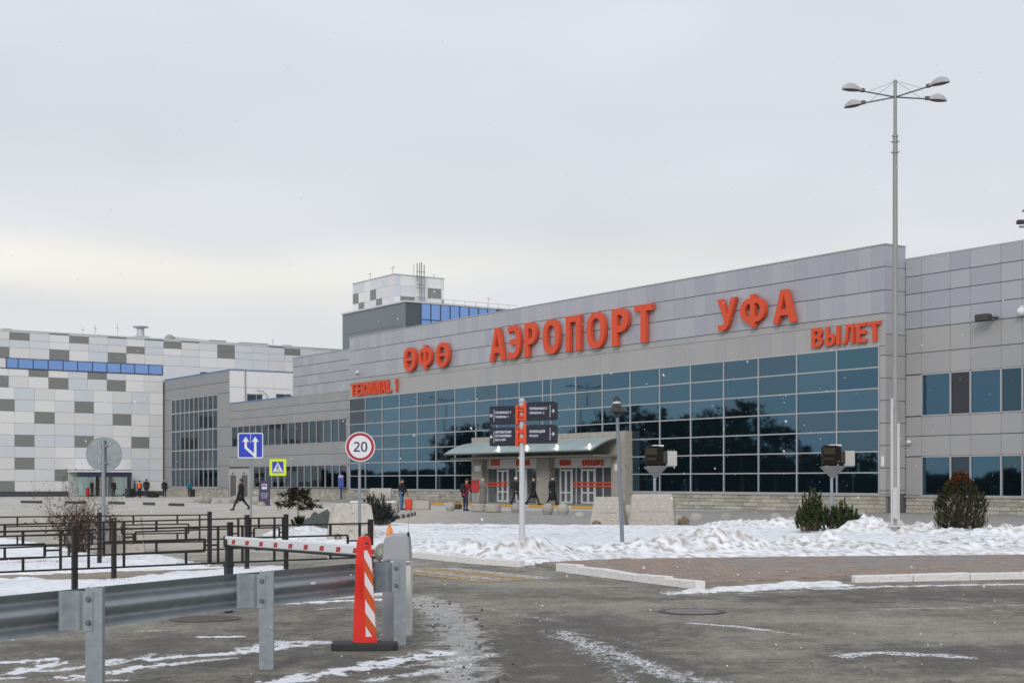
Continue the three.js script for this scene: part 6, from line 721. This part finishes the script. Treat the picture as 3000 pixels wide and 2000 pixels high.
{ const [t] = person('person in long grey coat and pale hat beside the letter box', gp(1109, 1161, 0.11), 2.4, { h: 1.66, jacket: C(0.16, 0.14, 0.135), coat: 0.3, hat: C(0.42, 0.36, 0.3), bulk: 1.15, arms: [[0.2, 0.3], [0.2, 0.3]] }); const m = mesh('scarf', rb(0.34, 0.2, 0.08, 0.03, 0.02, 1.22, -0.16), std(C(0.02, 0.10, 0.05), 0.9), t); m.rotation.x = 0.2; }
{ const [t] = person('person in dark jacket and white knit hat walking at the exit door', gp(1185, 1160, 0.11), RIGHT * 0.5, { stride: 0.7, jacket: C(0.02, 0.02, 0.026), hat: C(0.62, 0.62, 0.62), arms: [[0.3, 0.2], [-0.3, 0.1]], bulk: 1.1 }); pack(t, C(0.012, 0.013, 0.02), 0, 1.26, -0.24); }
person('person in black with pale mask walking right between the doors', gp(1224, 1160, 0.11), RIGHT * 0.75, { stride: 0.9, coat: 0.66, hat: blk, mask: C(0.55, 0.62, 0.68), arms: [[0.35, 0.5], [-0.3, 0.1]] });
person('person in long black coat in front of the entrance pillar', gp(1268, 1160, 0.11), RIGHT * 0.6, { h: 1.82, stride: 0.6, coat: 0.5, hat: blk, mask: C(0.6, 0.62, 0.62), bulk: 1.1 });
person('distant person in grey beside the orange vest', gp(308, 1141), 2.2, { h: 1.7, jacket: C(0.08, 0.075, 0.085) });
person('distant person wearing a bright orange vest', gp(319.5, 1142), 2.8, { h: 1.68, legs: C(0.02, 0.02, 0.025), jacket: C(0.03, 0.03, 0.035), vest: C(0.85, 0.14, 0.02), hat: C(0.02, 0.03, 0.07), nod: 0.3 });
person('distant tall person in black jacket and jeans', gp(335.5, 1142), 3.0, { h: 1.86, legs: C(0.035, 0.05, 0.09), bulk: 1.15 });
person('distant person in dark suit near the corner of the wing', gp(377, 1142), 0.2, { h: 1.8, jacket: C(0.012, 0.014, 0.025) });
person('distant person in teal jacket holding a black case', gp(434.5, 1141), 0.5, { h: 1.7, jacket: C(0.02, 0.16, 0.21), legs: blk });
person('distant person with red bag in the glazed lobby', gp(210, 1140.5), 1.2, { h: 1.75, jacket: C(0.02, 0.025, 0.015) });
person('distant dark person by the lobby doorway', gp(260, 1140.5), 0.8, { h: 1.75 });
const luggage = (label, px, py, w, h, d, c) => { const t = thing('suitcase', label, 'suitcase', gp(px, py), R() * 3, 'luggage waiting at the far lobby'); mesh('shell', rb(w, h, d, 0.05, 0, h / 2 + 0.04, 0, 2), std(c, 0.7), t); for (const x of [-w * 0.35, w * 0.35]) mesh('wheel', new THREE.CylinderGeometry(0.03, 0.03, d * 0.8, 8).rotateX(1.57).translate(x, 0.03, 0), std(blk, 0.6), t); };
luggage('black case at the heels of the teal jacket', 441, 1141, 0.5, 0.75, 0.3, blk); luggage('dark green bag right of the tall far person', 347, 1142, 0.9, 0.6, 0.4, C(0.02, 0.025, 0.015)); luggage('flat black bag farthest right of the luggage', 357, 1142, 0.7, 0.35, 0.4, blk); luggage('dark trolley load left of the orange vest', 298, 1142, 1.1, 0.85, 0.5, C(0.03, 0.035, 0.035)); luggage('upright red case in the glazed lobby', 200, 1140.5, 0.45, 0.9, 0.3, C(0.4, 0.03, 0.02));

// ---------------------------------------------------------------- plants
class Leaves { // many small pointed blades in one geometry
  constructor() { this.p = []; this.c = []; this.n = []; }
  blade(o, d, len, w, col, bend = 0.2) { const s = V(rr(-1, 1), rr(-1, 1), rr(-1, 1)).cross(d).normalize().multiplyScalar(w / 2), e = o.clone().addScaledVector(d, len); e.y -= bend * len * R() * 0.4; this.p.push(o.x - s.x, o.y - s.y, o.z - s.z, o.x + s.x, o.y + s.y, o.z + s.z, e.x, e.y, e.z); const nn = V(0, 0, 0).crossVectors(s, d).normalize(); if (nn.y < 0) nn.negate(); const k = 0.8 + 0.4 * R(); for (let i = 0; i < 3; i++) { this.c.push(col.r * k, col.g * k, col.b * k); this.n.push(nn.x, nn.y, nn.z); } }
  build() { const g = new THREE.BufferGeometry(); g.setAttribute('position', new THREE.Float32BufferAttribute(this.p, 3)); g.setAttribute('normal', new THREE.Float32BufferAttribute(this.n, 3)); g.setAttribute('color', new THREE.Float32BufferAttribute(this.c, 3)); return g; }
}
const mLeaf = std(C(1, 1, 1), 1.0, 0, { vertexColors: true, side: THREE.DoubleSide }), mBark = std(C(0.11, 0.085, 0.065), 0.9), mBarkPale = std(C(0.24, 0.20, 0.16), 0.9);
const rdir = (up = 0) => V(rr(-1, 1), rr(-1, 1) + up, rr(-1, 1)).normalize();
function shoot(L, a, d, len, n, nl, w, cols, spread = 0.9, from = 0.25) { for (let i = 0; i < n; i++) { const k = mix(from, 1, R()), o = a.clone().addScaledVector(d, len * k), q = d.clone().multiplyScalar(0.75).addScaledVector(rdir(0.1), spread).normalize(); L.blade(o, q, nl * rr(0.7, 1.15), w, pick(cols), 0.1); } }
function pineBush(label, p, mounds, cols, opt = {}) {
  const { nl = 0.075, w = 0.011, n = 120, name = 'pine_bush', lean = 0.5, seg = 0.34 } = opt, t = thing(name, label, 'bush', p), L = new Leaves(), wood = [];
  for (const [mx, mz, r, h, count] of mounds) for (let i = 0; i < count; i++) { const a = R() * 6.283, q = Math.sqrt(R()), bx0 = mx + Math.cos(a) * q * r * 0.35, bz0 = mz + Math.sin(a) * q * r * 0.35, hh = h * (1 - 0.55 * q * q) * rr(0.55, 1.08), e = V(mx + Math.cos(a) * q * r, hh, mz + Math.sin(a) * q * r), o = V(bx0, 0.02, bz0), d = e.clone().sub(o), len = d.length(); d.normalize(); wood.push(rod(o, e, 0.012, 5, 0.004)); const tip = d.clone().multiplyScalar(1 - lean).add(V(0, lean * 1.1, 0)).normalize(); const st = e.clone().addScaledVector(tip, -seg * 0.55); shoot(L, st, tip, seg, n, nl, w, cols, 0.8, 0.0); if (hh > 0.45) for (let k = 0; k < 2; k++) { const f = rr(0.35, 0.75), o2 = o.clone().addScaledVector(d, len * f), d2 = rdir(0.5).multiplyScalar(0.6).add(V(Math.cos(a) * 0.5, 0.5, Math.sin(a) * 0.5)).normalize(); shoot(L, o2, d2, seg * 0.7, Math.round(n * 0.5), nl, w, cols, 0.8, 0); } }
  mesh('branches', merge(wood), mBark, t); mesh('foliage', L.build(), mLeaf, t); return t;
}
const gPine = [C(0.09, 0.135, 0.045), C(0.11, 0.16, 0.06), C(0.07, 0.11, 0.038), C(0.135, 0.17, 0.08)];
pineBush('two-humped green pine bush in the snow bank', onSnow(gp(1908, 1231)), [[-0.52, 0, 0.46, 1.2, 70], [-0.45, 0, 0.22, 1.36, 14], [0.30, 0.05, 0.62, 0.78, 70], [0.42, 0, 0.24, 1.02, 18], [-0.1, 0.1, 0.5, 0.6, 34], [-0.78, 0.05, 0.35, 0.5, 26], [0.78, 0.05, 0.35, 0.42, 26]], gPine, { n: 190, w: 0.018, seg: 0.24, nl: 0.055 });
pineBush('blue grey spruce bush behind the stained block', onSnow(gp(862, 1214)), [[0, 0, 0.6, 0.98, 90], [0.35, 0, 0.45, 0.6, 36], [-0.2, 0, 0.45, 0.9, 36], [0.1, 0.1, 0.68, 0.42, 36]], [C(0.10, 0.13, 0.115), C(0.075, 0.10, 0.09), C(0.13, 0.16, 0.145)], { n: 170, w: 0.018, nl: 0.045, lean: 0.25, seg: 0.26, name: 'spruce_bush' });
pineBush('low dark green shrub left of the grey green boulder', onSnow(gp(692, 1210)), [[0, 0, 0.42, 0.32, 60]], [C(0.03, 0.035, 0.018), C(0.045, 0.045, 0.022)], { n: 80, nl: 0.06, w: 0.016, seg: 0.2, name: 'low_shrub' });
{ // small umbrella pine
  const p = onSnow(gp(683, 1205)), t = thing('pine_tree', 'small flat-topped pine with a bare thin trunk', 'tree', p), L = new Leaves(), wood = [rod(V(0, -0.1, 0), V(0.03, 0.75, 0), 0.035, 8, 0.026), rod(V(0.03, 0.75, 0), V(0, 1.25, 0), 0.026, 7, 0.01)], cols = [C(0.055, 0.066, 0.03), C(0.07, 0.078, 0.038), C(0.042, 0.052, 0.024), C(0.10, 0.088, 0.05)];
  for (let i = 0; i < 34; i++) { const a = i * 2.4 + rr(-0.3, 0.3), k = i / 34, y = mix(0.72, 1.36, k), r = mix(0.88, 0.25, Math.pow(k, 1.5)) * rr(0.75, 1.1) * (a % 6.283 > 3.4 && a % 6.283 < 5 ? 0.8 : 1), o = V(0.02, y - 0.05, 0), e = V(Math.cos(a) * r, y + rr(-0.12, 0.1) - (1 - k) * 0.08, Math.sin(a) * r); wood.push(rod(o, e, 0.014, 5, 0.004)); const d = e.clone().sub(o).normalize(); for (let j = 0; j < 16; j++) { const f = rr(0.25, 1), q = o.clone().lerp(e, f), d2 = d.clone().multiplyScalar(0.7).add(rdir(0.35).multiplyScalar(0.7)).normalize(); shoot(L, q, d2, 0.13, 60, 0.05, 0.014, cols, 0.9, 0); } }
  mesh('trunk', merge(wood), mBarkPale, t); mesh('crown', L.build(), mLeaf, t);
}
{ // egg-shaped thuja with a dead brown top
  const p = onSnow(gp(2207, 1236)), t = thing('thuja_bush', 'dense egg-shaped thuja with a rusty brown top', 'bush', p), L = new Leaves(), wood = [], g1 = [C(0.08, 0.096, 0.048), C(0.10, 0.112, 0.056), C(0.065, 0.078, 0.04), C(0.125, 0.13, 0.075), C(0.085, 0.075, 0.046)], br = [C(0.22, 0.072, 0.028), C(0.17, 0.06, 0.026), C(0.26, 0.10, 0.045)], H = 1.62, W = 0.72;
  const prof = y => W * Math.pow(Math.sin(Math.PI * cl(0.12 + 0.88 * (y / H), 0, 1) ** 0.74), 0.72) * (1 + 0.05 * Math.sin(y * 9));
  for (let i = 0; i < 150; i++) { const a = R() * 6.283, y = rr(0.3, 1.0) * H, r = prof(y) * 0.75; wood.push(rod(V(Math.cos(a) * 0.05, 0.02, Math.sin(a) * 0.05), V(Math.cos(a) * r, y * 0.85, Math.sin(a) * r), 0.01, 4, 0.004)); }
  for (let i = 0; i < 1500; i++) { const y = H * Math.pow(R(), 0.85), a = R() * 6.283, lump = 1 + 0.13 * N3(Math.cos(a) * 2.4, y * 1.6, Math.sin(a) * 2.4), r = prof(y) * lump * Math.sqrt(mix(0.35, 1, R())), o = V(Math.cos(a) * r, y * 0.97, Math.sin(a) * r), d = V(Math.cos(a) * 0.32, 1, Math.sin(a) * 0.32).add(rdir().multiplyScalar(0.25)).normalize(); const brown = y > 1.28 && N2(Math.cos(a) * 1.5 + 3, Math.sin(a) * 1.5 + y * 0.8) > 0.1 - (y - 1.28) * 3 && o.x < 0.2; for (let k = 0; k < 26; k++) { const f = rr(0, 0.12); L.blade(o.clone().addScaledVector(d, f), d.clone().add(rdir().multiplyScalar(0.5)).normalize(), rr(0.04, 0.085), 0.014, brown ? pick(br) : (R() < 0.06 && y < 0.5 ? pick(br) : pick(g1)), 0); } }
  for (let i = 0; i < 26; i++) { const x = rr(-0.2, 0.14), z = rr(-0.13, 0.13), o = V(x, 1.40, z), d = V(x * 0.25 - 0.05, 1, z * 0.3).normalize(); shoot(L, o, d, rr(0.14, 0.32), 60, 0.07, 0.013, br, 0.45, 0); }
  mesh('branches', merge(wood), mBark, t); mesh('foliage', L.build(), mLeaf, t);
}
{ // leafless bush behind the fences
  const p = onSnow(gp(178, 1275)), t = thing('dry_bush', 'leafless brown bush with red leaf scraps behind the fences', 'bush', p), w = [], L = new Leaves(), cols = [C(0.16, 0.06, 0.03), C(0.12, 0.07, 0.035), C(0.20, 0.10, 0.05)], twig = (o, d, len, r, dep) => { let q = o.clone(), dd = d.clone(); for (let k = 0; k < 3; k++) { dd = dd.clone().add(rdir(0.12).multiplyScalar(0.22)).normalize(); const e = q.clone().addScaledVector(dd, len / 3); w.push(rod(q, e, r * (1 - k * 0.25), 4, r * (0.8 - k * 0.25))); if (dep > 0 && R() < 0.95) twig(e, dd.clone().add(rdir(0.2).multiplyScalar(0.8)).normalize(), len * rr(0.4, 0.62), r * 0.55, dep - 1); q = e; } if (q.y > 0.15) for (let k = 0; k < (q.y < 0.85 ? 5 : 1); k++) L.blade(q, rdir(-0.2), rr(0.03, 0.06), 0.024, pick(cols)); };
  for (let i = 0; i < 74; i++) { const a = R() * 6.283, q = Math.sqrt(R()); twig(V(Math.cos(a) * 0.15 * q, -0.03, Math.sin(a) * 0.15 * q), V(Math.cos(a) * q * 0.62, 1, Math.sin(a) * q * 0.62).normalize(), rr(0.5, 1.2), 0.008, 2); }
  mesh('twigs', merge(w), std(C(0.105, 0.068, 0.05), 0.9), t); mesh('leaves', L.build(), mLeaf, t);
}
// grass poking through the verge snow
{ const L = new Leaves(); const tuft = (px, py, n, spr, cols) => { for (let i = 0; i < n; i++) { const p = gp(px + rr(-1, 1) * spr, py + rr(-1, 1) * 1.2); onSnow(p); p.y -= 0.01; L.blade(p, V(rr(-0.6, 0.6), 1, rr(-0.6, 0.6)).normalize(), rr(0.03, 0.10), 0.006, pick(cols)); } }; const gr = [C(0.10, 0.10, 0.035), C(0.15, 0.13, 0.06), C(0.06, 0.07, 0.025)]; tuft(1090, 1221, 420, 90, gr); tuft(1300, 1222, 160, 120, gr); tuft(1050, 1226, 160, 60, gr); tuft(640, 1235, 260, 50, [C(0.12, 0.09, 0.05), C(0.16, 0.12, 0.07)]); tuft(60, 1300, 160, 80, [C(0.16, 0.12, 0.07)]); tuft(450, 1302, 260, 45, [C(0.05, 0.04, 0.03), C(0.12, 0.09, 0.05)]); tuft(270, 1338, 60, 60, [C(0.14, 0.11, 0.06)]); const m = mesh('grass_tufts', L.build(), mLeaf); m.userData = { kind: 'stuff', label: 'dry grass blades poking through the snow', category: 'grass' }; }
// trees and hedge across the car park, left of the picture: they darken the lower glass of the departures hall
{
  const conifer = (H, r) => { const t = new THREE.Group(), L = new Leaves(), wood = [cyl(0.16, 0.03, H, 0, 0, 0, 7)], cols = [C(0.022, 0.034, 0.016), C(0.03, 0.042, 0.02)]; for (let i = 0; i < 240; i++) { const k = Math.pow(R(), 0.8), y = H * (0.08 + 0.9 * k), rad = r * (1 - k) * rr(0.6, 1.1) + 0.15, a = R() * 6.283; for (let j = 0; j < 14; j++) { const f = rr(0.2, 1), o = V(Math.cos(a) * rad * f, y - rad * f * 0.22, Math.sin(a) * rad * f); L.blade(o, V(Math.cos(a) + rr(-0.8, 0.8), rr(-0.4, 0.2), Math.sin(a) + rr(-0.8, 0.8)).normalize(), rr(0.3, 0.7), 0.22, pick(cols)); } } const tr = shadows(new THREE.Mesh(merge(wood), mBark)); tr.name = 'trunk'; const cr = shadows(new THREE.Mesh(L.build(), mLeaf)); cr.name = 'crown'; t.add(tr, cr); return t; };
  const round = (H, r) => { const t = new THREE.Group(), L = new Leaves(), wood = [cyl(0.2, 0.08, H * 0.6, 0, 0, 0, 7)], cols = [C(0.028, 0.03, 0.02), C(0.036, 0.036, 0.024)]; for (let i = 0; i < 300; i++) { const d = rdir(0.2), q = Math.cbrt(R()), o = V(d.x * r * q, H * 0.62 + d.y * H * 0.36 * q, d.z * r * q), n = N3(o.x * 0.4, o.y * 0.4, o.z * 0.4); if (n < -0.45) continue; for (let j = 0; j < 16; j++) L.blade(o.clone().add(rdir().multiplyScalar(0.5 * R())), rdir(), rr(0.25, 0.55), 0.2, pick(cols)); } for (let i = 0; i < 14; i++) { const d = rdir(0.6); wood.push(rod(V(0, H * rr(0.3, 0.55), 0), V(d.x * r * 0.8, H * 0.62 + d.y * H * 0.25, d.z * r * 0.8), 0.05, 5, 0.015)); } const tr = shadows(new THREE.Mesh(merge(wood), mBark)); tr.name = 'trunk'; const cr = shadows(new THREE.Mesh(L.build(), mLeaf)); cr.name = 'crown'; t.add(tr, cr); return t; };
  const hedge = (w, H, d) => { const L = new Leaves(), cols = [C(0.022, 0.026, 0.016), C(0.03, 0.034, 0.02)]; for (let i = 0; i < 2600; i++) { const x = rr(-w / 2, w / 2), y = H * R() * (0.85 + 0.2 * N2(x * 0.5, 3)), o = V(x, y, rr(-d / 2, d / 2)); for (let j = 0; j < 3; j++) L.blade(o, rdir(0.1), rr(0.3, 0.6), 0.28, pick(cols)); } return L.build(); };
  const hedgeG = hedge(12, 4.6, 1.6);
  [[-14, 55, 0.6], [-24, 56, 0.75], [-35, 55, 0.6], [-46, 55, 0.55], [-57, 57, 1.0], [-68, 56, 1.15], [-79, 57, 1.15], [-90, 56, 1.1], [-101, 57, 0.85], [-112, 56, 0.8], [-123, 57, 0.9], [-134, 56, 0.8], [-145, 57, 0.8], [-156, 56, 0.8], [-167, 57, 0.8], [-178, 56, 0.8]].forEach(([x, z, s2], i) => { const m = mesh('hedge', hedgeG, mLeaf); m.position.copy(local(x, z)); m.rotation.y = TURN + (i % 2) * Math.PI; m.scale.set(1, s2, 1); tag(m, 'dark hedge across the car park, seen only mirrored in the terminal glass', 'hedge', 'hedge across the car park'); });
  const kinds = [conifer(10, 2.6), round(9.5, 3.4), round(10.5, 4.0), conifer(8, 2.2)];
  const spots = [[-53, 50, 3, 0.7], [-59, 52, 1, 0.8], [-63, 50, 2, 1.0], [-66, 53, 0, 1.05], [-69, 49, 1, 0.98], [-72, 52, 2, 0.95], [-76, 50, 0, 1.05], [-79, 53, 1, 1.05], [-83, 50, 2, 1.02], [-86, 54, 0, 0.9], [-90, 51, 1, 1.0], [-94, 50, 3, 0.8], [-117, 52, 2, 0.95], [-120, 51, 1, 0.9], [-122, 52, 2, 0.9]];
  spots.forEach(([x, z, k, s], i) => { const o = kinds[k].clone(); o.name = numbered('car_park_tree'); o.position.copy(local(x, z)); o.scale.setScalar(s); o.rotation.y = i * 1.7; tag(o, 'tree across the car park, seen only mirrored in the terminal glass', 'tree', 'trees across the car park'); scene.add(o); });
}
// falling snow
{ const n = 1500, rg = rng(404), im = new THREE.InstancedMesh(new THREE.IcosahedronGeometry(1, 1), new THREE.MeshPhysicalMaterial({ color: C(0.97, 0.97, 0.98), roughness: 1, transmission: 0.55, thickness: 0 }), n), m = new THREE.Matrix4(), q = new THREE.Quaternion().setFromEuler(new THREE.Euler(0, 0, 0.6)); for (let i = 0; i < n; i++) { const Z = 5 + 27 * Math.pow(rg(), 0.8), x = (rg() * 2 - 1) * 0.4 * Z, y = 0.05 + rg() * (1.6 + 0.34 * Z), s = 0.0018 + 0.0026 * rg(); m.compose(V(x, y, -Z), q, V(s, s * (1 + rg()), s)); im.setMatrixAt(i, m); } im.name = 'snowflakes'; im.userData = { kind: 'stuff', label: 'fine snowflakes drifting in the air', category: 'snowflakes' }; scene.add(shadows(im)); }
renderer.render(scene, camera);
